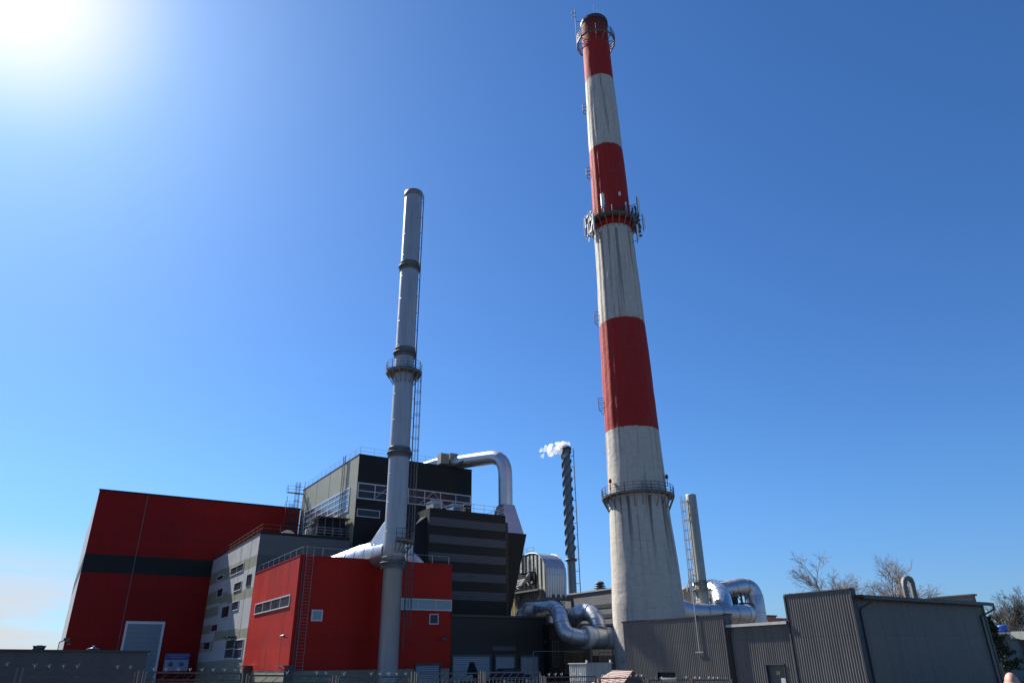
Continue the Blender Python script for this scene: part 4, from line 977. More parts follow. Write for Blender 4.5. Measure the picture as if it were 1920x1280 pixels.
# steel trestle under the casing
t = thing('duct_trestle', 'rust dark steel trestle carrying the front of the arched casing', 'support frame', aW0+wA, poly[0][0])
zt_ = poly[0][1]; bf = poly[0][0]
m = MB(); m.box(aW0-1.5, aW0+wA+1.2, bf-.3, bf, zt_-.45, zt_-.05)
for x in (aW0-1.3, aW0+wA+.9): m.box(x, x+.35, bf-.3, bf, 0, zt_-.45)
m.bar((aW0+wA+.9, bf-.15, zt_-3), (aW0+wA-1.5, bf-.15, zt_-.5), .22); m.build('frame', 'steel', t)
m = MB()
for k in range(4):
    x = aW0+1+wA*.26*k; m.loft(sq(x, x+.6, bf-.25, bf-.05, zt_-.05), sq(x+.25, x+.35, bf-.2, bf-.1, zt_+.5))
m.build('gusset', 'steel', t)
m = MB(); m.box(aW0+.6, aW0+wA-.2, bf+.1, bf+4, 2, zt_-.5); m.build('lower_casing', m1, t)
# ------------------------------------------------------------------ silver process ducts left of the chimney
def px_tube(name, label, cat, pts, r, mt='silver', hoop=1.4, extra=None, group=None, n=28):
    P_ = []
    for q in pts:
        if len(q) == 3: a_, z_ = PB(q[0], q[1], q[2]); P_.append(Vector((a_, q[2], z_)))
        else: P_.append(Vector(q[3]))
    # round the path with a Catmull-Rom spline
    Q = []
    for i in range(len(P_)-1):
        p0, p1, p2, p3 = P_[max(i-1, 0)], P_[i], P_[i+1], P_[min(i+2, len(P_)-1)]
        for k in range(6):
            s_ = k/6; Q.append(.5*((2*p1)+(-p0+p2)*s_+(2*p0-5*p1+4*p2-p3)*s_*s_+(-p0+3*p1-3*p2+p3)*s_**3))
    Q.append(P_[-1])
    t = thing(name, label, cat, P_[0].x, P_[0].y, group)
    rr = r if not isinstance(r, (list, tuple)) else [r[0]+(r[-1]-r[0])*i/(len(Q)-1) for i in range(len(Q))]
    m = MB(); m.tube(Q, rr, n); m.build('duct_shell', mt, t)
    m = MB(); hoops(m, Q, rr if not isinstance(rr, list) else max(rr), hoop, .03); m.build('seam_hoop', 'flange', t)
    return t, Q
bc = cb
g = 'silver ducts around the chimney foot'
t, Q = px_tube('process_duct', 'silver duct arching up from the charcoal roof, then dropping and turning right into the chimney', 'duct',
        [(1008, 1142, bc+17), (1024, 1140, bc+14), (1038, 1140, bc+10), (1048, 1150, bc+7), (1053, 1168, bc+5), (1062, 1186, bc+4), (1080, 1193, bc+3.6), (1096, 1194, bc+3.5)], .90, group=g)
m = MB(); q = Q[0]; m.tube([q+Vector((.1, -.1, 0)), q+Vector((-1.0, .9, -.05)), q+Vector((-1.5, 1.4, -.7)), q+Vector((-1.6, 1.5, -1.6))], [.98, .98, .95, .95], 20); m.build('ribbed_hood', m2, t)
m = MB()
for i in range(9):
    q = Q[17+i*2] if 17+i*2 < len(Q) else Q[-1]; m.bar((q.x-1.0, q.y-.4, q.z), (q.x-1.3, q.y-.6, q.z+.12), .06)
m.build('fixing_tab', 'trim', t)
t, Q = px_tube('process_duct', 'widest horizontal silver duct running straight into the left of the chimney', 'duct', [(1094, 1193.5, bc+3.5), (1120, 1194.5, bc+3.5), (1158, 1196, bc+3.5)], 1.16, group=g)
m = MB(); q0 = Q[0]; m.tube([q0+Vector((.1, 0, 0)), q0+Vector((.9, 0, 0))], 1.22, 28); m.tube([Q[8], Q[8]+Vector((.8, 0, 0))], 1.18, 28); m.build('bright_collar', mat('bright_new_sheet', (.62, .61, .56), .5, metal=.4, var=.06), t)
m = MB()
for k in (2, 9): q = Q[k]; m.bar((q.x, q.y-.6, -1), (q.x, q.y-.6, q.z-1.1), .14)
m.bar((Q[0].x-7.5, q.y-.7, PB(1060, 1219, bc)[1]), (Q[2].x-1, q.y-.7, PB(1060, 1219, bc)[1]), .05); m.bar((Q[0].x-7.5, q.y-.7, -1), (Q[0].x-7.5, q.y-.7, PB(1060, 1219, bc)[1]), .06)
m.build('support_post', 'conc', t)
px_tube('process_duct', 'shaded silver elbow behind, curling down onto the widest duct beside the chimney', 'duct',
        [(1074, 1163, bc+8), (1082, 1151, bc+7), (1098, 1146, bc+6), (1112, 1153, bc+4.8), (1120, 1166, bc+4.0), (1123, 1180, bc+3.6)], [.98, .86], group=g)
# annex behind them
bN = bc+9.5; a0, z1 = PB(1029, 1170, bN); a1, _ = PB(1160, 1170, bN)
t = thing('pipe_annex', 'dark windowless annex in shadow behind the silver ducts', 'building', a0, bN)
m = MB(); m.box(a0, a1, bN, bN+6, -1.5, z1-.0); m.build('wall', 'anthra', t)
m = MB(); m.box(a0, a1, bN-.1, bN+.2, z1+.002, z1+.2); m.build('roof_edge', 'shedtrim', t)
am0, zz1 = PB(1110, 1217, bN); am1, zz2 = PB(1148, 1228, bN)
m = MB(); m.box(am0, a1, bN-.06, bN-.002, zz2, zz1); m.build('grey_lintel', 'conc', t)
winB(t, bN, (1122, 1221), (1150, 1243), 3, 1, fw=.12, fm='steel')
winB(t, bN, (1034, 1201), (1048, 1250), 1, 1, fw=.1, fm='steel', gm='charc', name='door')
winB(t, bN, (1057, 1222), (1090, 1262), 2, 1, fw=.1, fm='steel', gm='charc', name='door')
# ------------------------------------------------------------------ ducts right of the chimney
t, Q = px_tube('process_duct', 'long fat horizontal silver duct leaving the right side of the chimney, rounded at its end', 'duct',
        [(1262, 1147, bc+.3), (1300, 1149, bc+.3), (1340, 1150.5, bc+.3), (1378, 1151, bc+.3), (1396, 1150.5, bc+1.2), (1401, 1150, bc+3), (1402, 1151, bc+5)], 1.19, 'silver', 2.6, group=g)
m = MB(); m.tube([Q[0]+Vector((.2, 0, 0)), Q[0]+Vector((2.9, 0, -.1))], [1.75, 1.3], 28); m.build('flare', 'silver', t)
px_tube('process_duct', 'crinkled foil clad elbow dropping onto the long fat duct right of the pale stack', 'duct',
        [(1303, 1107, bc+7.5), (1320, 1104, bc+6.2), (1336, 1104, bc+4.6), (1349, 1113, bc+2.8), (1354, 1128, bc+1.2), (1356, 1146, bc+.5)], [1.15, 1.3], 'crinkle', 3.0, group=g)
t, Q = px_tube('process_duct', 'rightmost silver duct, level then bending down steeply behind the corrugated sheds', 'duct',
        [(1352, 1109, bc+11), (1370, 1104, bc+10.5), (1392, 1100, bc+10), (1406, 1104, bc+9.6), (1414, 1118, bc+9.3), (1418, 1140, bc+9), (1422, 1175, bc+9)], 1.30, 'silver', 2.2, group=g)
m = MB(); q = Q[0]; m.loft([(q.x-2.2, q.y+1.0, q.z-.9), (q.x+.2, q.y-1.3, q.z-1.3), (q.x+.3, q.y+1.3, q.z-1.3), (q.x-2.0, q.y+2.2, q.z-.9)], [(q.x-2.2, q.y+1.0, q.z+1.0), (q.x+.2, q.y-1.3, q.z+1.3), (q.x+.3, q.y+1.3, q.z+1.3), (q.x-2.0, q.y+2.2, q.z+1.0)]); m.build('square_inlet', 'galv', t)
a0, zp = PB(1377, 1133, bc+9); a1, _ = PB(1404, 1131, bc+9)
t = thing('duct_platform', 'black steel platform and hangers below the rightmost level duct', 'platform', a0, bc+9)
m = MB(); m.box(a0-.5, a1, bc+8, bc+10, zp-.5, zp-.25); m.box(a0+1, a1, bc+8.2, bc+9, zp-.1, zp+.3); m.build('deck', 'steel', t)
m = MB()
for x in (1377, 1388, 1390, 1396): k, z = PB(x, 1110, bc+9); m.bar((k, bc+9, zp-.4), (k-.1, bc+9, z), .12)
m.bar((a0, bc+9, zp+2.0), (a1-1.2, bc+9, zp+.2), .1); m.bar((a1-1.5, bc+9, zp-2.4), (a1-.2, bc+9, zp-.4), .12); m.bar((a1-2.5, bc+9, zp-1.2), (a1-1, bc+9, zp-2.5), .1)
m.bar((a0, bc+9, 1), (a0, bc+9, zp-.3), .2); m.bar((a1-.3, bc+9, 1), (a1-.3, bc+9, zp-.3), .2)
m.build('hanger', 'steel', t)
m = MB(); k0, z_ = PB(1369, 1119, bc+9); k1, _ = PB(1377, 1119, bc+9); m.box(k0, k1, bc+8.4, bc+9.2, zp-.2, z_+.1); m.build('control_box', 'anthra', t)
m = MB(); k, z = PB(1342, 1090, bc+12); railing(m, [(k, bc+12, z-1), (k+1.8, bc+12, z-1), (k+1.8, bc+13, z-1)], 1.2, .8, .03, 3); m.build('guard_rail', 'steel', t)
# tank with domed top
D_t = 104; a_, b_, _ = PD(1291, 1130, D_t); zt = PD(1291, 1100, D_t)[2]; z_s = PD(1291, 1106, D_t)[2]; rt = 22/F*D_t*1.13/2
t = thing('weathered_tank', 'squat rust brown tank with curved ladder peeping out right of the chimney', 'tank', a_, b_)
m = MB(); m.lathe(a_, b_, [(rt, 0), (rt, z_s), (rt*.93, z_s+.35), (rt*.7, zt-.1), (.01, zt+.1)], 32); m.build('tank_shell', 'tank', t)
m = MB(); k, z = PB(1300, 1096, b_-.5); m.tube([(a_-rt-.1, b_-1, z_s), (a_-rt*.6, b_-1.1, zt+.9), (a_, b_-1.2, zt+1.5), (a_+rt, b_-1.2, zt+1.5)], .06, 4)
m.tube([(a_-rt-.1, b_-1, z_s-.3), (a_-rt*.6, b_-1.1, zt+.3), (a_, b_-1.2, zt+.7), (a_+rt, b_-1.2, zt+.7)], .05, 4)
for k in (-.7, -.2, .3, .9): m.bar((a_+rt*k, b_-1.2, zt), (a_+rt*k, b_-1.2, zt+1.45), .05)
m.build('guard_rail', 'steel', t)
m = MB(); a2_, z2_ = PB(1297, 1097, b_-2.5); a3_, _ = PB(1301, 1097, b_-2.5); m.box(a2_, a3_+.2, b_-2.5, b_-2.3, 3, z2_); m.box(a3_+.2, a3_+2.5, b_-2.4, b_-2.3, 3, z2_-.8); m.build('side_panel', 'galv', t)
# pale stack
D_s = 99; a_, b_, _ = PD(1320, 1140, D_s); zt = PD(1296, 927, D_s)[2]; r0_, r1_ = 17.5/F*D_s*1.12/2, 15.6/F*(D_s*1.24)/2
t = thing('pale_stack', 'slim leaning looking pale grey green stack with ladder, right of the chimney', 'smokestack', a_, b_)
zpl = PD(1317, 1106, D_s)[2]; zr_ = PD(1316, 1091, D_s)[2]
m = MB(); m.lathe(a_, b_, [(r0_*1.12, -1), (r0_*1.1, zr_-.1), (r0_, zr_), (r1_, zt-.15), (r1_*.9, zt), (.01, zt+.1)], 36); m.build('shell', 'beige', t)
m = MB()
for z in (zr_, zpl): m.lathe(a_, b_, [(r0_, z-.08), (r0_+(.25 if z == zr_ else .7), z-.08), (r0_+(.25 if z == zr_ else .7), z+.06), (r0_, z+.06)], 32)
m.build('ring_platform', 'flange', t)
m = MB(); lo_ = math.atan2(CB-b_, CA-a_)-1.0; ladder(m, a_+r0_*math.cos(lo_), b_+r0_*math.sin(lo_), zpl-4, zt-.3, lo_, .5, True, .3, .2, 1.25, .04); m.build('caged_ladder', 'galv', t)
m = MB(); railing(m, [(a_+(r0_+.7)*math.cos(k), b_+(r0_+.7)*math.sin(k), zpl) for k in [lo_-.6+i*.5 for i in range(7)]], 1.1, 1, .03, 2); m.build('guard_rail', 'steel', t)
# ------------------------------------------------------------------ corrugated sheds
aT, bT, zT = PD(1592.8, 1104, 45)
def shed_wall(mb, a, b0, b1, zt0, zt1, per=.165, dep=.036, zb=-1.5):
    corrug(mb, (a, b0, 0), (a, b1, 0), lambda t: zb, lambda t: zt0+(zt1-zt0)*t, (-1, 0, 0), per, dep)
bT1, zT1 = PA(1472, 1116.5, aT)
aT1 = PB(1840.8, 1129.7, bT)[0]; zE = PB(1640, 1119.5, bT)[1]
t = thing('corrugated_shed', 'tallest graphite corrugated shed with a long dark side wall, on the right', 'shed', aT, bT)
m = MB(); shed_wall(m, aT, bT, bT1, zT, zT1); m.build('wall', 'shed', t)
m = MB(); corrug(m, (aT+.42, bT, 0), (aT1, bT, 0), lambda t: -1.5, lambda t: zE, (0, -1, 0), .20, .03); m.build('wall', 'shed', t, 'long shaded side wall')
m = MB(); m.box(aT-.07, aT+.40, bT-.06, bT+.001, -1.5, zT-.02); m.box(aT-.09, aT+.42, bT-.08, bT1+.05, zT+.0, zT+.07); m.box(aT+.02, aT+.38, bT+.002, bT1, 3, zT-.003)
m.box(aT-.075, aT+.02, bT1, bT1+.10, -1.5, zT1)
m.build('corner_flashing', 'shedtrim', t)
m = MB(); m.add([(aT+.4, bT-.45, zE+.05), (aT1+.1, bT-.45, zE+.05), (aT1+.1, bT1, zE+.5), (aT+.4, bT1, zE+.5), (aT+.4, bT-.45, zE-.03), (aT1+.1, bT-.45, zE-.03), (aT1+.1, bT1, zE+.42), (aT+.4, bT1, zE+.42)], [(0,1,2,3),(7,6,5,4),(0,4,5,1),(1,5,6,2),(3,2,6,7),(0,3,7,4)]); m.build('roof', 'roofd', t)
m = MB(); m.box(aT+.41, aT1+.3, bT-.58, bT-.455, zE-.16, zE+.02); m.build('gutter', 'shedtrim', t)
ad = PB(1614, 1145, bT-.1)[0]
m = MB(); m.tube([(ad+.5, bT-.52, zE-.15), (ad+.5, bT-.50, zE-.32), (ad+.05, bT-.12, zE-.62), (ad, bT-.10, zE-.75), (ad, bT-.10, -1)], .055, 8); m.build('downpipe', 'shedtrim', t)
ae = PB(1838, 1152, bT-.1)[0]
m = MB(); m.tube([(aT1+.28, bT-.52, zE-.1), (aT1+.33, bT-.50, zE-.35), (ae+.15, bT-.14, zE-.75), (ae, bT-.10, zE-.8), (ae, bT-.10, -1)], .055, 8); m.box(aT1-.18, aT1+.02, bT-.05, bT-.031, -1, zE); m.build('downpipe', 'shedtrim', t)
# far parapet with its sunlit inner side
b_p1, zp1 = PA(1836.7, 1115.5, aT1-.05); b_p0 = PA(1745, 1122.6, aT1-.05)[0]
b_p1 = max(b_p1, bT+.3)
m = MB(); m.add([(aT1-.35, b_p1, zE-.1), (aT1-.35, b_p0, zE-.1), (aT1-.35, b_p0, zp1), (aT1-.35, b_p1, zp1), (aT1, b_p1, zE-.1), (aT1, b_p0, zE-.1), (aT1, b_p0, zp1), (aT1, b_p1, zp1)], [(0, 1, 2, 3), (7, 6, 5, 4), (0, 3, 7, 4), (1, 5, 6, 2), (3, 2, 6, 7)]); m.build('parapet', mat('parapet_render', (.20, .17, .13), .8), t)
m = MB(); m.box(aT1-.45, aT1+.1, b_p1-.1, b_p0, zp1+.002, zp1+.1); m.build('parapet_cap', 'roofd', t)
# middle shed
aM = aT+.06; bM0 = bT1+.10; bM1, zM1 = PA(1345.3, 1177.4, aM); zM0 = PA(1480, 1166.5, aM)[1]; zM = (zM0+zM1)/2
t = thing('corrugated_shed', 'middle corrugated shed with low eave and a grey personnel door', 'shed', aM, bM0)
dy0, zd = PA(1437.5, 1246, aM); dy1, _ = PA(1470, 1245, aM)
m = MB(); d0_, d1_ = min(dy0, dy1), max(dy0, dy1)
shed_wall(m, aM, bM0, d0_, zM, zM); shed_wall(m, aM, d1_, bM1, zM, zM); corrug(m, (aM, d0_, 0), (aM, d1_, 0), lambda t: zd, lambda t: zM, (-1, 0, 0), .165, .036); m.build('wall', 'shed', t)
m = MB(); m.box(aM-.2, aM+6, bM0, bM1-.1, zM+.01, zM+.10); m.build('roof', 'roofd', t)
m = MB(); m.box(aM-.26, aM-.202, bM0, bM1-.1, zM-.03, zM+.13); m.box(aM-.2, aM+1.5, bM0, bM1-.1, zM+.101, zM+.13); m.build('eave_flashing', 'flash', t)
m = MB(); m.box(aM+.10, aM+.16, d0_-.05, d1_+.05, -1.5, zd+.05); dr = m.build('door', 'bluegrey', t)
m = MB(); m.box(aM-.08, aM+.10, d0_-.06, d0_, -1.5, zd); m.box(aM-.08, aM+.10, d1_, d1_+.06, -1.5, zd); m.box(aM-.10, aM+.10, d0_-.08, d1_+.08, zd, zd+.07); m.build('door_frame', 'shedtrim', dr)
m = MB(); qb, qz = PA(1459.5, 1261, aM+.1); m.box(aM+.085, aM+.099, qb-.14, qb+.14, qz-.1, qz+.12); m.build('warning_sign', 'warn', dr)
m = MB(); m.box(aM+.07, aM+.098, d0_+.05, d0_+.42, -.6, PA(1464, 1270, aM)[1]); m.build('notice_panel', 'cream', dr)
# left shed
aQ = aM-.30; bQ0, zQ0 = PA(1355.5, 1152.1, aQ); bQ1, zQ1 = PA(1167.6, 1166.7, aQ); zQ = (zQ0+zQ1)/2
t = thing('corrugated_shed', 'leftmost corrugated shed, butting against the foot of the giant chimney', 'shed', aQ, bQ0)
wv0, wz1 = PA(1233, 1259.5, aQ); wv1, wz0 = PA(1268, 1276, aQ); w0_, w1_ = min(wv0, wv1), max(wv0, wv1)
m = MB(); shed_wall(m, aQ, bQ0, w0_, zQ, zQ); shed_wall(m, aQ, w1_, bQ1, zQ, zQ)
corrug(m, (aQ, w0_, 0), (aQ, w1_, 0), lambda t: wz1, lambda t: zQ, (-1, 0, 0), .165, .036); corrug(m, (aQ, w0_, 0), (aQ, w1_, 0), lambda t: -1.5, lambda t: wz0, (-1, 0, 0), .165, .036)
corrug(m, (aQ, bQ0, 0), (aQ+.75, bQ0, 0), lambda t: -1.5, lambda t: zQ, (0, -1, 0), .165, .036)
corrug(m, (aQ+.75, bQ1, 0), (aQ, bQ1, 0), lambda t: -1.5, lambda t: zQ, (0, 1, 0), .165, .036)
m.build('wall', 'shed', t)
m = MB(); m.box(aQ-.10, aQ+.80, bQ0-.08, bQ1+.06, zQ+.002, zQ+.09); m.box(aQ+.74, aQ+.78, bQ0, bQ1, -1.5, zQ); m.box(aQ+.8, aQ+7, bQ0, bQ1, zM-.4, zM); m.box(aQ-.07, aQ+.02, bQ0-.06, bQ0-.052, -1.5, zQ); m.build('roof_edge', 'shedtrim', t)
m = MB(); m.box(aQ+.12, aQ+.2, w0_, w1_, wz0, wz1); m.build('recess_panel', 'anthra', t)
m = MB(); m.box(aQ+.05, aQ+.11, w0_+.06, w1_-.1, wz0, wz0+(wz1-wz0)*.38); m.build('sill_board', 'flash', t)
m = MB(); m.tube([(aM-.22, bQ0-.30, zM-.03), (aM-.16, bQ0-.28, zM-.2), (aM-.12, bQ0-.16, zM-.4), (aM-.12, bQ0-.14, -1)], .05, 8); m.build('downpipe', 'shedtrim', t)
bm0, zm0 = PA(1302, 1140, aQ-.12); bm1, zm1 = PA(1311, 1222, aQ-.12)
zt_m = PA(1303, 1066, aQ-.12)[1]; bm = (bm0+PA(1305, 1160, aQ-.12)[0])/2
m = MB(); m.bar((aQ-.12, bm, zm1), (aQ-.12, bm, zt_m), .06); m.bar((aQ-.12, bm+.35, zm1), (aQ-.12, bm-.35, zm1), .06); m.tube([(aQ-.12, bm, zt_m-.1), (aQ-.12, bm-.3, zt_m+.5), (aQ-.12, bm-.25, zt_m+1.2)], .015, 4); m.build('conduit_mast', 'galv', t)
# ------------------------------------------------------------------ inverted U vent behind the tall shed
def pz(x, y): return (1660+x/4.923, 1020+y/4.923)
DV = 62
pts = [PD(*pz(x, y), DV) for x, y in ((205, 520), (196, 470), (180, 400), (170, 345), (178, 318), (205, 310), (232, 322), (245, 355), (258, 420), (275, 520))]
bm_ = sum(p[1] for p in pts)/len(pts); P_ = []
for x, y in ((205, 540), (196, 470), (180, 400), (172, 345), (180, 320), (205, 310), (232, 322), (247, 355), (260, 420), (278, 540)):
    a_, z_ = PB(*pz(x, y), bm_); P_.append((a_, bm_, z_))
P_[0] = (P_[0][0], bm_, 3); P_[-1] = (P_[-1][0], bm_, 3)
t = thing('vent_pipe', 'grey brown pipe bent like an upside down U behind the tallest shed', 'vent pipe', P_[0][0], bm_)
m = MB(); m.tube(P_, .19, 14); m.build('pipe', mat('vent_pipe_metal', (.17, .16, .14), .6, metal=.2), t)
m = MB(); m.box(P_[0][0]-.3, P_[-1][0]+.3, bm_-.4, bm_+.4, 0, 3.0); m.build('base_box', 'conc', t)
# ------------------------------------------------------------------ brick house far behind the sheds
DB = 170; a_, b_, _ = PD(1440, 1165, DB); zt = PD(1452, 1155, DB)[2]; b_ = b_
t = thing('brick_house', 'small orange brick building in the gap left of the tallest shed', 'building', a_, b_)
_, z0_ = PB(1450, 1155, b_); ax1, _ = PB(1455, 1155, b_); ax2, _ = PB(1500, 1158, b_)
m = MB(); m.box(a_, ax1, b_, b_+8, 0, z0_); m.build('wall', 'brick', t)
m = MB(); m.box(ax1+.01, ax2, b_+2, b_+9, 0, PB(1465, 1158, b_+2)[1]); m.build('wall', 'brick', t, 'sunlit lower brick wing')
m = MB(); m.box(a_-.2, ax1+.2, b_-.2, b_+8.2, z0_+.002, z0_+.25); m.build('roof', 'roofd', t)
# ------------------------------------------------------------------ buildings and wall at the far right
DR = 78
a0, b0, _ = PD(1866, 1230, DR)
t = thing('grey_annex', 'plain grey rendered house with a pale lit edge, far right behind the conifer', 'building', a0, b0)
zA = PB(1895, 1183, b0)[1]; ax, _ = PB(1900, 1200, b0+6); zB_ = PB(1910, 1184, b0)[1]
a3 = PB(1903, 1180, b0)[0]; zS = PB(1890, 1199, b0)[1]
m = MB(); m.box(a0-6, a0+60, b0, b0+8, -.5, zS); m.box(a0-6, a3, b0+.5, b0+8, zS+.01, zA-.2); m.box(a3+.35, a0+60, b0-.6, b0+7, -.5, zB_); m.build('wall', 'conc', t)
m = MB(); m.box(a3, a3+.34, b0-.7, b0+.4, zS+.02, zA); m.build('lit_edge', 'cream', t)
m = MB(); m.box(a0-6.1, a3, b0-.12, b0+.49, zS+.002, zS+.12); m.build('ledge', 'shedtrim', t)
kx, kz = PB(1880, 1178, b0+2); t = thing('water_tank', 'bright blue plastic tank on the flat roof at the far right', 'tank', kx, b0+2)
z0_, z1_ = PB(1880, 1184, b0+2)[1], PB(1880, 1172, b0+2)[1]; r_ = (PB(1889.5, 1178, b0+2)[0]-PB(1871.5, 1178, b0+2)[0])/2*.5
m = MB(); m.lathe(kx, b0+2, [(r_*.85, z0_), (r_, z0_+.15), (r_, z1_-.1), (r_*.95, z1_), (.01, z1_+.05)], 24); m.build('tank_body', 'blue', t)
m = MB(); m.box(kx-r_, kx+r_, b0+1.2, b0+2.9, zS+.3, z0_); m.build('base_frame', 'steel', t)
# low wall far left
DL = 30
aw, bw, _ = PD(274, 1240, DL); zW = PB(274, 1222.5, bw)[1]
t = thing('low_grey_wall', 'long low slate grey building wall at the far left, just behind the fence', 'building', aw, bw)
zWl = zW
# the wall top reads level in the picture: it runs across the view
wx, wy = wxy(aw, bw); m = MB(); al0, bl0, _ = PD(-60, 1240, 29.0); zL = PD(-60, 1219.5, 29.0)[2]; zR = PD(275, 1222.5, DL)[2]
dvec = Vector((al0-aw, bl0-bw, 0)); nv = Vector((-dvec.y, dvec.x, 0)).normalized()
if nv.dot(Vector((aw-CA, bw-CB, 0))) < 0: nv = -nv
far = dvec*3
cr = [Vector((aw, bw, 0)), Vector((aw, bw, 0))+far, Vector((aw, bw, 0))+far+nv*7, Vector((aw, bw, 0))+nv*7]
zz_ = [zR, zR+(zL-zR)*3, zR+(zL-zR)*3, zR]
m.loft([(c.x, c.y, -1.2) for c in cr], [(c.x, c.y, z) for c, z in zip(cr, zz_)]); m.build('wall', 'beton', t)
m = MB(); e = nv*-.08; s_ = dvec.normalized()*-.08
q4 = [cr[0]+e+s_, cr[1]+e, cr[2], cr[3]+s_]; m.loft([(c.x, c.y, z+.002) for c, z in zip(q4, zz_)], [(c.x, c.y, z+.06) for c, z in zip(q4, zz_)]); m.build('coping', 'shedtrim', t)
p_ = cr[0].lerp(cr[0]+dvec, .62)+nv*1.5; kx, ky, kz = PD(73, 1216, math.hypot(p_.x-CA, p_.y-CB))
t = thing('roof_vent_box', 'small dark vent box on top of the low wall at far left', 'roof vent', kx, ky)
m = MB(); m.box(kx-.17, kx+.17, ky-.17, ky+.17, zR-.1, zR+.10); m.build('base', 'conc', t); m = MB(); m.loft(sq(kx-.15, kx+.15, ky-.15, ky+.15, zR+.10), sq(kx-.20, kx+.20, ky-.20, ky+.20, zR+.24)); m.build('hood', 'steel', t)
kx, ky, kz = PD(174, 1218, DL+1); t = thing('roof_vent_box', 'dark vent stub with white cap on the low wall before the red hall', 'roof vent', kx, ky)
m = MB(); m.lathe(kx, ky, [(.16, zR-.1), (.16, zR+.08), (.2, zR+.1), (.2, zR+.15), (.01, zR+.2)], 14); m.build('stub', 'steel', t)
m = MB(); m.box(kx-.03, kx+.03, ky-.03, ky+.03, zR+.2, zR+.26); m.build('cap', 'trim', t)
for x, lab, h in ((108, 'small camera arm on the low wall at the edge of the red hall', .35), (60, 'tiny tilted spotlight on the low wall left of the vent box', .12)):
    kx, ky, kz = PD(x, 1218, DL+.5); t = thing('camera_arm', lab, 'camera', kx, ky); m = MB(); m.bar((kx, ky, zR), (kx, ky, zR+h), .03); m.bar((kx, ky, zR+h), (kx+.15, ky-.05, zR+h+.06), .03); m.build('arm', 'steel', t)
    m = MB(); m.box(kx+.1, kx+.28, ky-.1, ky-.0, zR+h+.03, zR+h+.13); m.build('camera_body', 'lamp', t)
# ------------------------------------------------------------------ yard things behind the fence
# container hut
DH = 66; a0, b0, _ = PD(1100, 1255, DH); a1, _ = PB(1147, 1255, b0); zt = PB(1120, 1243.5, b0)[1]
t = thing('container_hut', 'cream corrugated container hut before the foot of the giant chimney', 'hut', a0, b0)
m = MB(); corrug(m, (a0, b0, 0), (a1, b0, 0), lambda t: -1, lambda t: zt, (0, -1, 0), .28, .05); corrug(m, (a0, b0+2.4, 0), (a0, b0, 0), lambda t: -1, lambda t: zt, (-1, 0, 0), .28, .05)
m.add([(a1, b0, -1), (a1, b0+2.4, -1), (a1, b0+2.4, zt), (a1, b0, zt)], [(0, 1, 2, 3)]); m.add([(a0, b0+2.4, -1), (a1, b0+2.4, -1), (a1, b0+2.4, zt), (a0, b0+2.4, zt)], [(0, 1, 2, 3)]); m.build('wall', 'cream', t)
m = MB(); m.box(a0-.1, a1+.1, b0-.1, b0+2.5, zt+.002, zt+.08); m.build('roof', 'cream', t)
m = MB()
for x in (a0, a1-.15): m.box(x, x+.12, b0-.08, b0+.1, zt+.08, zt+.3)
m.build('corner_casting', 'cream', t)
winB(t, b0-.05, (1129, 1260), (1139, 1268), 1, 1, gm='glassl', fw=.05)
# kiosk with brown roof
DK = 40; a0, b0, _ = PD(1127, 1262, DK)
t = thing('brown_roofed_hut', 'small hut with ribbed brown roof behind the fence, below the chimney', 'hut', a0, b0)
zr1 = PD(1150, 1257, DK+1)[2]; pL = PD(1148, 1257, DK+1.2); pR = PD(1186, 1255.5, DK+.3); fL = PD(1104, 1283, DK-1.6); fR = PD(1168, 1281, DK-2.2); bR_ = PD(1206, 1272, DK+1.6); bL_ = PD(1168, 1272, DK+2.6)
zrg = (pL[2]+pR[2])/2; zev = (fL[2]+fR[2])/2
m = MB(); pl_ = (pL[0], pL[1], zrg); pr_ = (pR[0], pR[1], zrg); fl_ = (fL[0], fL[1], zev); fr_ = (fR[0], fR[1], zev); br_ = (2*pR[0]-fR[0], 2*pR[1]-fR[1], zev); bl_ = (2*pL[0]-fL[0], 2*pL[1]-fL[1], zev)
m.add([pl_, pr_, fl_, fr_, br_, bl_], [(2, 3, 1, 0), (0, 1, 4, 5)]); m.build('roof', 'brown', t)
m = MB(); i_ = lambda p, q, k: tuple(p[j]+(q[j]-p[j])*k for j in range(3))
m.add([fl_, fr_, br_, bl_, (fl_[0], fl_[1], -1), (fr_[0], fr_[1], -1), (br_[0], br_[1], -1), (bl_[0], bl_[1], -1)], [(0, 4, 5, 1), (1, 5, 6, 2), (2, 6, 7, 3), (3, 7, 4, 0)]); m.add([fr_, br_, pr_, fl_, bl_, pl_], [(0, 1, 2), (4, 3, 5)]); m.build('wall', 'shedtrim', t)
m = MB(); m.bar(pl_, pr_, .07); m.bar(pr_, (fr_[0], fr_[1], fr_[2]+.02), .05); m.build('ridge_cap', 'brown', t)
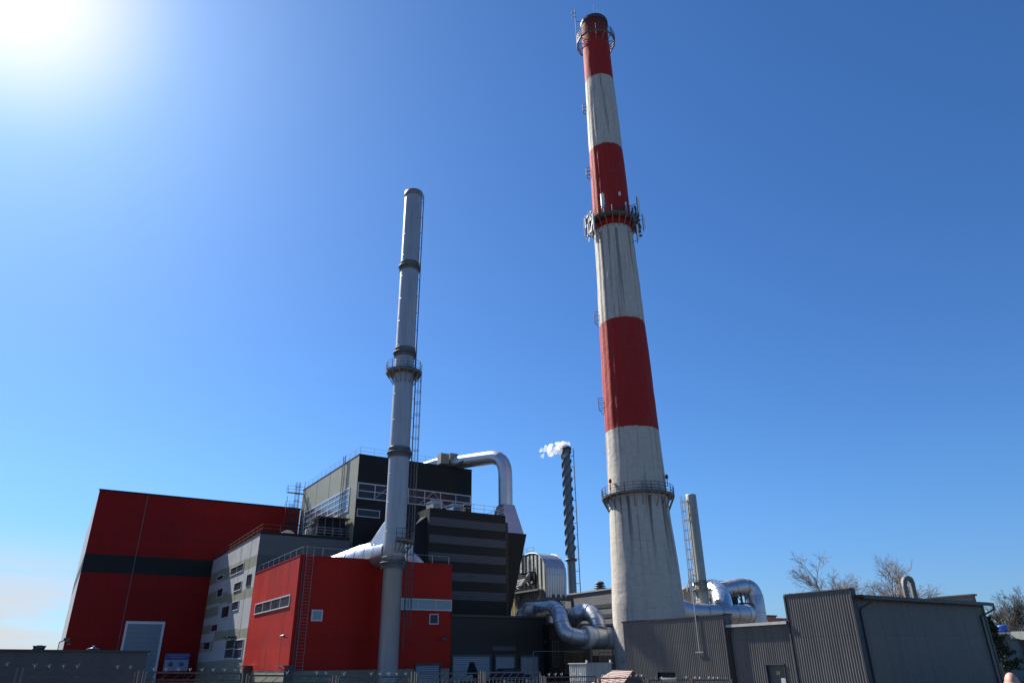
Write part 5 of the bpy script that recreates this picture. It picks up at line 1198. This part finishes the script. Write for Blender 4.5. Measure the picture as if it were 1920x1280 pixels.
# dark car seen over the fence
DC = 80; ac, bc_, _ = PD(958, 1262, DC); zc = PB(958, 1252, bc_)[1]; g0 = zc-1.5
t = thing('parked_car', 'black car, only its roof showing above the gate', 'car', ac, bc_)
m = MB(); sec = [(-2.1, .45, .75, .72), (-1.9, .35, .95, .82), (-1.2, .3, 1.0, .86), (1.2, .3, .98, .86), (2.0, .35, .85, .8), (2.2, .45, .7, .7)]
def xsec(x, z0, z1, w_): return [(ac+x, bc_-w_, g0+z0), (ac+x, bc_+w_, g0+z0), (ac+x, bc_+w_, g0+z1-.1), (ac+x, bc_+w_*.92, g0+z1), (ac+x, bc_-w_*.92, g0+z1), (ac+x, bc_-w_, g0+z1-.1)]
vs = [v for s_ in sec for v in xsec(*s_)]; n = 6
m.add(vs, [(i*n+k, i*n+(k+1) % n, (i+1)*n+(k+1) % n, (i+1)*n+k) for i in range(5) for k in range(n)]+[tuple(range(n)), tuple(range(5*n+n-1, 5*n-1, -1))], 0, True); m.build('body', 'carp', t)
m = MB(); m.loft([(ac-1.7, bc_-.78, g0+.96), (ac+1.1, bc_-.78, g0+.96), (ac+1.1, bc_+.78, g0+.96), (ac-1.7, bc_+.78, g0+.96)], [(ac-1.25, bc_-.62, g0+1.45), (ac+.5, bc_-.62, g0+1.45), (ac+.5, bc_+.62, g0+1.45), (ac-1.25, bc_+.62, g0+1.45)]); m.build('cabin_glass', 'glass', t)
m = MB(); m.loft([(ac-1.3, bc_-.66, g0+1.44), (ac+.55, bc_-.66, g0+1.44), (ac+.55, bc_+.66, g0+1.44), (ac-1.3, bc_+.66, g0+1.44)], [(ac-1.15, bc_-.55, g0+1.5), (ac+.4, bc_-.55, g0+1.5), (ac+.4, bc_+.55, g0+1.5), (ac-1.15, bc_+.55, g0+1.5)]); m.build('roof', 'carp', t)
for x in (-1.35, 1.35):
    for s_ in (-.8, .8):
        m = MB(); m.tube([(ac+x, bc_+s_-.1, g0+.33), (ac+x, bc_+s_+.1, g0+.33)], .33, 20); wh = m.build('wheel', 'tyre', t); m = MB(); m.tube([(ac+x, bc_+s_-.11, g0+.33), (ac+x, bc_+s_+.11, g0+.33)], .2, 16); m.build('rim', 'galv', wh)
# folded excavator arm
DE = 81; ac, bc_, _ = PD(885, 1262, DE); zt = PB(885, 1240, bc_)[1]; x0 = PB(880, 1260, bc_)[0]; x1 = PB(896, 1262, bc_)[0]
t = thing('digger_arm', 'black folded digger boom forming a narrow peak before the widest roller door', 'excavator', ac, bc_)
pk = (ac, bc_, zt-.15)
m = MB(); m.loft([(x0-.25, bc_-.2, 1.0), (x0+.35, bc_-.2, 1.0), (x0+.35, bc_+.2, 1.0), (x0-.25, bc_+.2, 1.0)], [(ac-.2, bc_-.15, zt), (ac+.1, bc_-.15, zt), (ac+.1, bc_+.15, zt), (ac-.2, bc_+.15, zt)]); blk = mat('black_machine_paint', (.012, .012, .012), .7, spec=.2); m.build('dipper', blk, t)
m = MB(); m.loft([(x1-.35, bc_-.2, .2), (x1+.3, bc_-.2, .2), (x1+.3, bc_+.2, .2), (x1-.35, bc_+.2, .2)], [(ac-.05, bc_-.14, zt), (ac+.22, bc_-.14, zt-.1), (ac+.22, bc_+.14, zt-.1), (ac-.05, bc_+.14, zt)]); m.build('boom', blk, t)
m = MB(); m.tube([(x0+.2, bc_, 1.3), ((x0+x1)/2, bc_, 1.6)], .07, 8); m.tube([((x0+x1)/2, bc_, 1.5), (x1, bc_, .9)], .09, 8); m.build('hydraulic_ram', 'galv', t)
m = MB(); m.box(x0-.5, x1+1.6, bc_-1.1, bc_+1.1, -.6, .4); m.build('chassis', 'steel', t)
m = MB(); m.box(x0-.6, x1+1.7, bc_-1.3, bc_-1.11, -.8, -.1); m.box(x0-.6, x1+1.7, bc_+1.11, bc_+1.3, -.8, -.1); m.build('track', 'tyre', t)
# ------------------------------------------------------------------ fence
Y0 = 21.0; u0, ux, uy = -.48549, .10661, .08113
def fpos(i):  # world position of post i
    return Vector((u0+i*ux, 1+i*uy, 0))*Y0
def tosite(x, y): d = (x-KO[0], y-KO[1]); return (d[0]*A[0]+d[1]*A[1], d[0]*B[0]+d[1]*B[1])
def fz(i, y):   # height of picture row y above post i
    p = fpos(i); a_, b_ = tosite(p.x, p.y); D = math.hypot(p.x, p.y)
    px = 960+1446*p.x/p.y
    return PD(px, y, D)[2]
tops = {-2: (1249, 1251), -1: (1254.5, 1256), 0: (1260, 1261.5), 1: (1266, 1266.5), 2: (1269, 1267.5), 3: (1261.3, 1261.3), 4: (1260, 1259.5), 5: (1269, 1267.5), 6: (1271, 1270), 7: (1274.5, 1273.5), 8: (1274.5, 1274), 9: (1275, 1275)}
a_, b_ = tosite(*fpos(-1).xy)
fence = thing('wire_fence', 'rusty panel fence with barbed brackets running across the whole foreground', 'fence', a_, b_)
gA = None
def site3(p, z): a_, b_ = tosite(p.x, p.y); return Vector((a_, b_, z))
def panel_(i, parent, nm='fence_panel', spikes=True, light=False):
    p, q = fpos(i), fpos(i+1); d = (q-p).normalized(); p = p+d*.14; q = q-d*.14
    y0, y1 = tops[i]; z0, z1 = fz(i, y0), fz(i+1, y1); gb = -.15+gz(p.x, p.y)
    P, Q = site3(p, z0), site3(q, z1); mt = 'fencegrey' if light else 'rust'
    fr = MB(); fr.bar(P, Q, .045); L_ = (Q-P).length; dn = Vector((0, 0, -1))
    fr.bar(P+dn*.18, Q+dn*.18, .03); fr.bar(P, Vector((P.x, P.y, gb)), .045); fr.bar(Q, Vector((Q.x, Q.y, gb)), .045); fr.bar(Vector((P.x, P.y, gb+.1)), Vector((Q.x, Q.y, gb+.1)), .045)
    fr.bar(P+dn*.24, Q+dn*.24, .02)
    o = fr.build(nm, mt, parent)
    ms = MB(); n = max(6, int(L_/.16)); H = min(P.z, Q.z)-gb-.15
    dd = (Q-P)/n
    for k in range(n):
        s_ = P+dd*k
        ms.tube([s_+dn*.18, s_+dn*.20+Vector((0, 0, -H+.15))], .006, 3)
    for k in range(0, n-1, 2 if not light else 2):
        s_ = P+dd*k+dn*.17; ms.tube([s_, s_+dd*1.1-dn*.13], .009, 3)
    for k in range(1, int(H/.16)): ms.tube([P+dn*(.24+k*.16), Q+dn*(.24+k*.16)], .006, 3)
    ms.build('wire_mesh', 'galv' if light else 'rust', o)
    if spikes:
        sp_ = MB(); n = max(4, round(L_/.30)); rnd = random.Random(i)
        side = Vector((-(Q-P).y, (Q-P).x, 0)).normalized()
        for k in range(n):
            if rnd.random() < .12: continue
            s_ = P+(Q-P)*((k+.5)/n); ln = rnd.uniform(.8, 1.1)
            sp_.tube([s_, s_+Vector((0, 0, .07))], .006, 3); sp_.tube([s_+Vector((0, 0, .05)), s_+Vector((0, 0, .14*ln))+(Q-P).normalized()*.04*ln], .008, 3); sp_.tube([s_+Vector((0, 0, .05)), s_+Vector((0, 0, .12*ln))-(Q-P).normalized()*.07], .005, 3); sp_.tube([s_+Vector((0, 0, .05)), s_+side*.09+Vector((0, 0, .12))], .006, 3)
        sp_.build('barb_bracket', 'galv', o)
    return o
for i in (-2, -1, 0, 1, 2, 5, 6, 7, 8): panel_(i, fence, spikes=True)
for i in range(-2, 10):
    p = fpos(i); zt = fz(i, tops[i][0])+.05; 
    for s_ in (-.06, .06):
        d = (fpos(1)-fpos(0)).normalized()*s_; k = site3(p+d, 0); m = MB(); m.bar((k.x, k.y, gz(p.x, p.y)-.3), (k.x, k.y, zt), .05)
        o = m.build('post', 'fencegrey', fence)
for i, lab in ((3, 'left leaf of the taller light grey mesh gates in the fence'), (4, 'right leaf of the taller light grey mesh gates in the fence')):
    p = fpos(i); a_, b_ = tosite(p.x, p.y); g_ = thing('mesh_gate', lab, 'gate', a_, b_, 'mesh gates in the fence')
    panel_(i, g_, 'gate_leaf', False, True)
# ------------------------------------------------------------------ trees
def bare_tree(name, label, a, b, h, spread, seed, mt='bark', group=None, fill=1.0, lean=0, gz0=0):
    rnd = random.Random(seed); t = thing(name, label, 'tree', a, b, group)
    tr, cr = MB(), MB(); base = Vector((a, b, -.5))
    def grow(p, d, L_, r, lv, mb):
        n = 4 if lv < 2 else (3 if lv < 4 else 1); pts = [p]; q = p.copy(); dd = d.copy()
        for k in range(n):
            wg = .03 if lv == 0 else .12; dd = (dd+Vector((rnd.gauss(0, wg), rnd.gauss(0, wg), .05+rnd.gauss(0, .05)))).normalized(); q = q+dd*L_/n; pts.append(q.copy())
        mb.tube(pts, [max(.008, r*(1-.45*k/n)) for k in range(n+1)], 6 if lv < 2 else 3, cap=False)
        if lv >= 5: return
        nb = (10, 7, 6, 5, 4)[lv]
        nb = max(2, int(nb*fill))
        for k in range(nb):
            s_ = (.30+.7*(k+rnd.random())/nb) if lv else (.25+.72*(k+rnd.random())/nb)
            i = min(int(s_*n), n-1); pp = pts[i].lerp(pts[i+1], s_*n-i)
            an = rnd.uniform(0, 2*math.pi); tilt = rnd.uniform(.35, .85)*(spread if lv < 2 else 1); ax = dd.orthogonal().normalized(); ax.rotate(Matrix.Rotation(an, 3, dd))
            nd = (dd*math.cos(tilt)+ax*math.sin(tilt)).normalized()
            grow(pp, nd, L_*rnd.uniform(.44, .62), r*.5, lv+1, cr)
    grow(base, Vector((lean, 0, 1)).normalized(), h*.62, h*.014, 0, tr)
    tr.build('trunk', mt, t); cr.build('crown', mt, t); return t
def place_tree(px, ytop, D, **k):
    a_, b_, _ = PD(px, 1235, D); h = (PD(px, ytop, D)[2]+.5)*1.0; return a_, b_, h
g = 'bare trees beyond the sheds'
for px, yt, D, sp_, seed, lab, mt, fl in (
    (1578, 1066, 95, 1.05, 3, 'bare twiggy tree rising behind the left end of the tallest shed', 'bark', 1.1),
    (1706, 1064, 100, 1.0, 8, 'bare tree directly behind the upside down U pipe', 'bark', 1),
    (1745, 1090, 110, 1.1, 17, 'lower bare tree just right of the upside down U pipe', 'bark', .9),
    (1668, 1108, 120, 1.1, 29, 'faint low bare tree just left of the upside down U pipe', 'bark', .9),
    (1885, 1137, 105, 1.15, 12, 'bare grey tree behind the blue roof tank', 'barkd', 1.1),
    (1912, 1118, 100, 1.0, 21, 'tall bare tree cut off by the right edge of the picture', 'barkd', 1.1)):
    a_, b_, h = place_tree(px, yt, D); bare_tree('bare_tree', lab, a_, b_, h, sp_, seed, mt, g, fl)
# conifer
a_, b_, _ = PD(1868, 1235, 66); h = PD(1862, 1158, 66)[2]
t = thing('conifer_tree', 'dark green conifer right of the tallest shed, before the grey house', 'tree', a_, b_)
m = MB(); m.tube([(a_, b_, -.5), (a_, b_, h*.9)], [.16, .03], 8); m.build('trunk', 'barkd', t)
rnd = random.Random(4); m = MB()
for k in range(95):
    z = h*(.22+.78*(k/95)**1.0); rad = (h*.42)*(1-(z/h)**1.3)*rnd.uniform(.55, 1.15)+.25; an = rnd.uniform(0, 6.283); dr = Vector((math.cos(an), math.sin(an), rnd.uniform(-.1, .35)))
    base = Vector((a_, b_, z))
    for j in range(16):
        s_ = rnd.uniform(.15, 1); c = base+dr*rad*s_+Vector((rnd.gauss(0, .10), rnd.gauss(0, .10), rnd.gauss(0, .07)))
        for q in range(5):
            d = (dr*.5+Vector((rnd.gauss(0, .6), rnd.gauss(0, .6), rnd.gauss(.15, .45)))).normalized()*rnd.uniform(.16, .30); u = d.cross(Vector((rnd.random(), rnd.random(), rnd.random()))).normalized()*.035
            m.add([tuple(c-u), tuple(c+u), tuple(c+d)], [(0, 1, 2)])
m.build('crown', 'needle', t)
# slim ochre post beside the conifer
a_, b_, _ = PD(1880, 1250, 55); zt = PD(1877, 1243, 55)[2]; m = MB(); m.bar((a_, b_, -.3), (a_-.15, b_, zt), .08)
t = thing('marker_post', 'pale yellow post just left of the bald man, before the conifer', 'post', a_, b_); m.build('shaft', 'yellow', t); m = MB(); m.box(a_-.22, a_-.08, b_-.07, b_+.07, zt, zt+.05); m.build('cap', 'galv', t)
# ------------------------------------------------------------------ bald man walking away
pa, pb, ptop = PD(1893, 1259.5, 11.4)
t = thing('person', 'bald man with white hair fringe seen from behind in dark jacket, bottom right corner', 'person', pa, pb)
fx, fy = math.cos(.55), math.sin(.55)      # facing direction: away from the camera, to the right
f_ = Vector((fx, fy, 0)); r__ = Vector((fy, -fx, 0)); O = Vector((pa, pb, 0)); S = ptop/1.78
def J(x, y, z): return O+r__*x*S+f_*y*S+Vector((0, 0, z*S))
def skin_obj(name, joints, edges, radii, mats, parent, sub=2, root=0):
    me = bpy.data.meshes.new(name); org = Vector((parent['oa'], parent['ob'], 0)) if 'oa' in parent else Vector((pa, pb, 0))
    me.from_pydata([tuple(j-org) for j in joints], edges, []); o = bpy.data.objects.new(name, me); COL.objects.link(o); o.parent = parent
    sm_ = o.modifiers.new('skin', 'SKIN'); sm_.use_smooth_shade = True
    for i, r in enumerate(radii): v = me.skin_vertices[0].data[i]; v.radius = (r[0]*S, r[1]*S) if isinstance(r, tuple) else (r*S, r*S); v.use_root = (i == root)
    o.modifiers.new('sub', 'SUBSURF').levels = sub; o.modifiers['sub'].render_levels = sub; me.materials.append(M[mats]); return o
J_ = [J(0, 0, .95), J(0, 0, 1.12), J(0, .01, 1.32), J(0, 0, 1.46), J(0, .035, 1.61),
      J(-.17, 0, 1.40), J(-.24, -.02, 1.14), J(-.23, .08, .90), J(-.225, .10, .80), J(.17, 0, 1.40), J(.24, -.02, 1.14), J(.23, .05, .90), J(.225, .07, .80),
      J(-.10, 0, .90), J(-.11, .05, .50), J(-.11, .0, .09), J(-.11, .17, .03), J(.10, 0, .90), J(.12, -.03, .50), J(.12, -.12, .09), J(.12, .05, .03)]
E_ = [(0, 1), (1, 2), (2, 3), (3, 4), (3, 5), (5, 6), (6, 7), (7, 8), (3, 9), (9, 10), (10, 11), (11, 12), (0, 13), (13, 14), (14, 15), (15, 16), (0, 17), (17, 18), (18, 19), (19, 20)]
R0 = [(.15, .11), (.15, .11), (.17, .12), (.07, .06), .056, .055, .042, .030, .028, .055, .042, .030, .028, .08, .055, .038, .035, .08, .055, .038, .035]
# head added to the same joined body mesh
bpy.context.view_layer.update()
bme = bpy.data.meshes.new('body'); body = bpy.data.objects.new('body', bme); COL.objects.link(body); body.parent = t; bm = bmesh.new()
hc = J(0, .035, 1.655)-Vector((pa, pb, 0))
def head_pt(th, ph):     # th azimuth from face direction, ph elevation
    x, y, z = math.cos(ph)*math.sin(th), math.cos(ph)*math.cos(th), math.sin(ph)
    sx, sy, sz = .076, .098, .122
    px_, py_, pz_ = x*sx, y*sy, z*sz
    if z < 0: px_ *= 1-.28*(-z)**1.2; py_ *= 1-.10*(-z)
    if y < 0: py_ *= 1.05
    face = max(0, y)
    nose = math.exp(-((th if th < math.pi else th-2*math.pi)/.16)**2)*math.exp(-((z+.12)/.16)**2)*.026; py_ += nose*face
    for e in (-.36, .36):
        tt_ = th if th < math.pi else th-2*math.pi; py_ -= math.exp(-((tt_-e)/.16)**2)*math.exp(-((z-.06)/.10)**2)*.010
    tt_ = th if th < math.pi else th-2*math.pi; py_ -= math.exp(-(tt_/.28)**2)*math.exp(-((z+.46)/.04)**2)*.007; py_ += math.exp(-(tt_/.3)**2)*math.exp(-((z+.78)/.15)**2)*.010
    return (r__*px_+f_*py_+Vector((0, 0, pz_)))*S+hc
nh, nv_ = 48, 32; rings = []
for j in range(1, nv_): ph = -math.pi/2+math.pi*j/nv_; rings.append([bm.verts.new(head_pt(2*math.pi*i/nh, ph)) for i in range(nh)])
bot = bm.verts.new(head_pt(0, -math.pi/2)); top_ = bm.verts.new(head_pt(0, math.pi/2))
for j in range(len(rings)-1):
    for i in range(nh): bm.faces.new((rings[j][i], rings[j][(i+1) % nh], rings[j+1][(i+1) % nh], rings[j+1][i])).smooth = True
for i in range(nh): bm.faces.new((bot, rings[0][(i+1) % nh], rings[0][i])); bm.faces.new((top_, rings[-1][i], rings[-1][(i+1) % nh]))
for sgn in (-1, 1):      # ears
    c = hc+(r__*sgn*.078+f_*-.005+Vector((0, 0, -.008)))*S; N_ = 14
    oring = [bm.verts.new(c+(f_*.021*math.cos(2*math.pi*k/N_)-f_*.006+Vector((0, 0, .034*math.sin(2*math.pi*k/N_)))+r__*sgn*(.014+.006*-math.cos(2*math.pi*k/N_)))*S) for k in range(N_)]
    iring = [bm.verts.new(c+(f_*.015*math.cos(2*math.pi*k/N_)+Vector((0, 0, .026*math.sin(2*math.pi*k/N_)))-r__*sgn*.006)*S) for k in range(N_)]
    cring = [bm.verts.new(c+(f_*.013*math.cos(2*math.pi*k/N_)-f_*.003+Vector((0, 0, .023*math.sin(2*math.pi*k/N_)))+r__*sgn*.008)*S) for k in range(N_)]
    for k in range(N_):
        l = (k+1) % N_; bm.faces.new((iring[k], iring[l], oring[l], oring[k])).smooth = True; bm.faces.new((oring[k], oring[l], cring[l], cring[k])).smooth = True
    bm.faces.new(cring)
# hands: palm and five fingers each
def limb(bm_, pts, rr, n=8):
    T_ = MB(); T_.tube(pts, rr, n); vv = [bm_.verts.new(Vector(v)) for v in T_.v]
    for f in T_.f:
        try: bm_.faces.new([vv[i] for i in f]).smooth = True
        except ValueError: pass
OG = Vector((pa, pb, 0))
def chain(ids, rr): limb(bm, [J_[k]-OG for k in ids], [r*S for r in rr], 16)
# trunk as stacked ellipses, joined with the limbs by the remesh below
rgs = []
for z, hx, hy, yo in ((.84, .12, .09, 0), (.90, .165, .115, 0), (.98, .165, .115, 0), (1.10, .145, .105, 0), (1.22, .155, .11, .005), (1.34, .165, .11, .005), (1.41, .13, .085, 0), (1.47, .09, .075, 0), (1.50, .06, .06, .01), (1.62, .056, .058, .03)):
    rgs.append([bm.verts.new(J(hx*math.cos(2*math.pi*k/24), yo+hy*math.sin(2*math.pi*k/24), z)-OG) for k in range(24)])
for q in range(len(rgs)-1):
    for k in range(24): bm.faces.new((rgs[q][k], rgs[q][(k+1) % 24], rgs[q+1][(k+1) % 24], rgs[q+1][k])).smooth = True
bm.faces.new(rgs[0][::-1]); bm.faces.new(rgs[-1])
chain((3, 5, 6, 7, 8), (.05, .050, .044, .033, .028)); chain((3, 9, 10, 11, 12), (.05, .050, .044, .033, .028))
chain((13, 14, 15), (.095, .062, .042)); chain((17, 18, 19), (.095, .062, .042)); chain((15, 16), (.045, .036)); chain((19, 20), (.045, .036))
for sgn, wx_, wy_ in ((-1, -.225, .10), (1, .225, .07)):
    wst = J(wx_, wy_, .81)-OG; dn = Vector((0, 0, -1))*S; ff = f_*S; ss = r__*sgn*S
    limb(bm, [wst, wst+dn*.03+ff*.005, wst+dn*.09+ff*.010], [.024*S, .034*S, .030*S], 10)
    for k, (off, ln) in enumerate(((.027, .066), (.009, .076), (-.009, .071), (-.027, .055))):
        b0_ = wst+dn*.085+ff*off; limb(bm, [b0_, b0_+dn*ln*.45-ss*.004, b0_+dn*ln*.78-ss*.014, b0_+dn*ln-ss*.026], [.0095*S, .009*S, .0082*S, .0065*S], 6)
    b0_ = wst+dn*.035+ff*.024; limb(bm, [b0_, b0_+dn*.03+ff*.024-ss*.004, b0_+dn*.062+ff*.032-ss*.010], [.013*S, .011*S, .008*S], 6)
nm_ = bpy.data.meshes.new('body'); bm.to_mesh(nm_); bm.free(); nm_.materials.append(M['skin'])
for p in nm_.polygons: p.use_smooth = True
body.modifiers.clear(); body.data = nm_
rmx = body.modifiers.new('join', 'REMESH'); rmx.mode = 'VOXEL'; rmx.voxel_size = .0055; rmx.use_smooth_shade = True
bpy.context.view_layer.update(); dg = bpy.context.evaluated_depsgraph_get(); dg.update(); jm = bpy.data.meshes.new_from_object(body.evaluated_get(dg)); jm.name = 'body'
bm = bmesh.new(); bm.from_mesh(jm); bm.verts.ensure_lookup_table(); seen = set(); best = []
for v in bm.verts:
    if v.index in seen: continue
    st_ = [v]; seen.add(v.index); comp = []
    while st_:
        q = st_.pop(); comp.append(q)
        for e in q.link_edges:
            w2 = e.other_vert(q)
            if w2.index not in seen: seen.add(w2.index); st_.append(w2)
    best.append(comp)
best.sort(key=len)
for comp in best[:-1]: bmesh.ops.delete(bm, geom=comp, context='VERTS')
bm.to_mesh(jm); bm.free()
for p in jm.polygons: p.use_smooth = True
body.modifiers.clear(); body.data = jm

# hair fringe round the back and sides
hb = MB(); vs, fs = [], []; cols_ = 40
for i in range(cols_+1):
    th = 1.35+(2*math.pi-2.7)*i/cols_
    for k in range(9):
        ph = -.62+k*(.62+.16)/8; p = head_pt(th, ph); c = hc; d = (p-c).normalized(); 
        vs.append(tuple(p+d*(.006 if 0 < k < 8 and 0 < i < cols_ else -.004)*S+d*.003*mn.noise(p*90)+OG))
for i in range(cols_):
    for k in range(8): fs.append((i*9+k, i*9+k+1, (i+1)*9+k+1, (i+1)*9+k))
hb.add(vs, fs, 0, True); hb.build('hair', 'hair', t)
def garment(name, rings, chains, m_):
    g = bmesh.new(); rr_ = []
    for z, hx, hy, yo in rings: rr_.append([g.verts.new(J(hx*math.cos(2*math.pi*k/24), yo+hy*math.sin(2*math.pi*k/24), z)-OG) for k in range(24)])
    for q in range(len(rr_)-1):
        for k in range(24): g.faces.new((rr_[q][k], rr_[q][(k+1) % 24], rr_[q+1][(k+1) % 24], rr_[q+1][k]))
    g.faces.new(rr_[0][::-1]); g.faces.new(rr_[-1])
    for pts, rr in chains: limb(g, [J(*p)-OG for p in pts], [r*S for r in rr], 16)
    me = bpy.data.meshes.new(name); g.to_mesh(me); g.free(); o = bpy.data.objects.new(name, me); COL.objects.link(o); o.parent = t; me.materials.append(M[m_])
    r = o.modifiers.new('join', 'REMESH'); r.mode = 'VOXEL'; r.voxel_size = .012; r.use_smooth_shade = True
    sm_ = o.modifiers.new('smooth', 'SMOOTH'); sm_.iterations = 4; return o
garment('jacket', ((.80, .185, .135, 0), (.95, .19, .14, 0), (1.10, .175, .13, 0), (1.22, .18, .135, .005), (1.34, .20, .14, .005), (1.42, .19, .12, 0), (1.475, .12, .095, 0), (1.515, .08, .08, .01)),
    [((s_*.12, 0, 1.40), (s_*.185, 0, 1.415), (s_*.245, -.02, 1.14), (s_*.232, y_, .86)) and (((s_*.12, 0, 1.40), (s_*.185, 0, 1.415), (s_*.245, -.02, 1.14), (s_*.232, y_, .86)), (.075, .082, .066, .048)) for s_, y_ in ((-1, .085), (1, .055))], 'jacket')
garment('trousers', ((.80, .165, .12, 0), (.90, .178, .128, 0), (.98, .178, .128, 0)),
    [(((-.095, 0, .90), (-.11, .045, .50), (-.11, 0, .07)), (.105, .080, .066)), (((.095, 0, .90), (.12, -.03, .50), (.12, -.12, .07)), (.105, .080, .066))], 'trouser')
for sx_, yy in ((-.11, 0), (.12, -.12)):
    sh = skin_obj('shoe', [J(sx_, yy-.04, .05), J(sx_, yy+.08, .045), J(sx_, yy+.20, .035)], [(0, 1), (1, 2)], [.05, (.05, .045), (.042, .032)], 'shoe', t, 2, 0)
for o in bpy.data.objects:
    if 'oa' in o: del o['oa']
    if 'ob' in o: del o['ob']
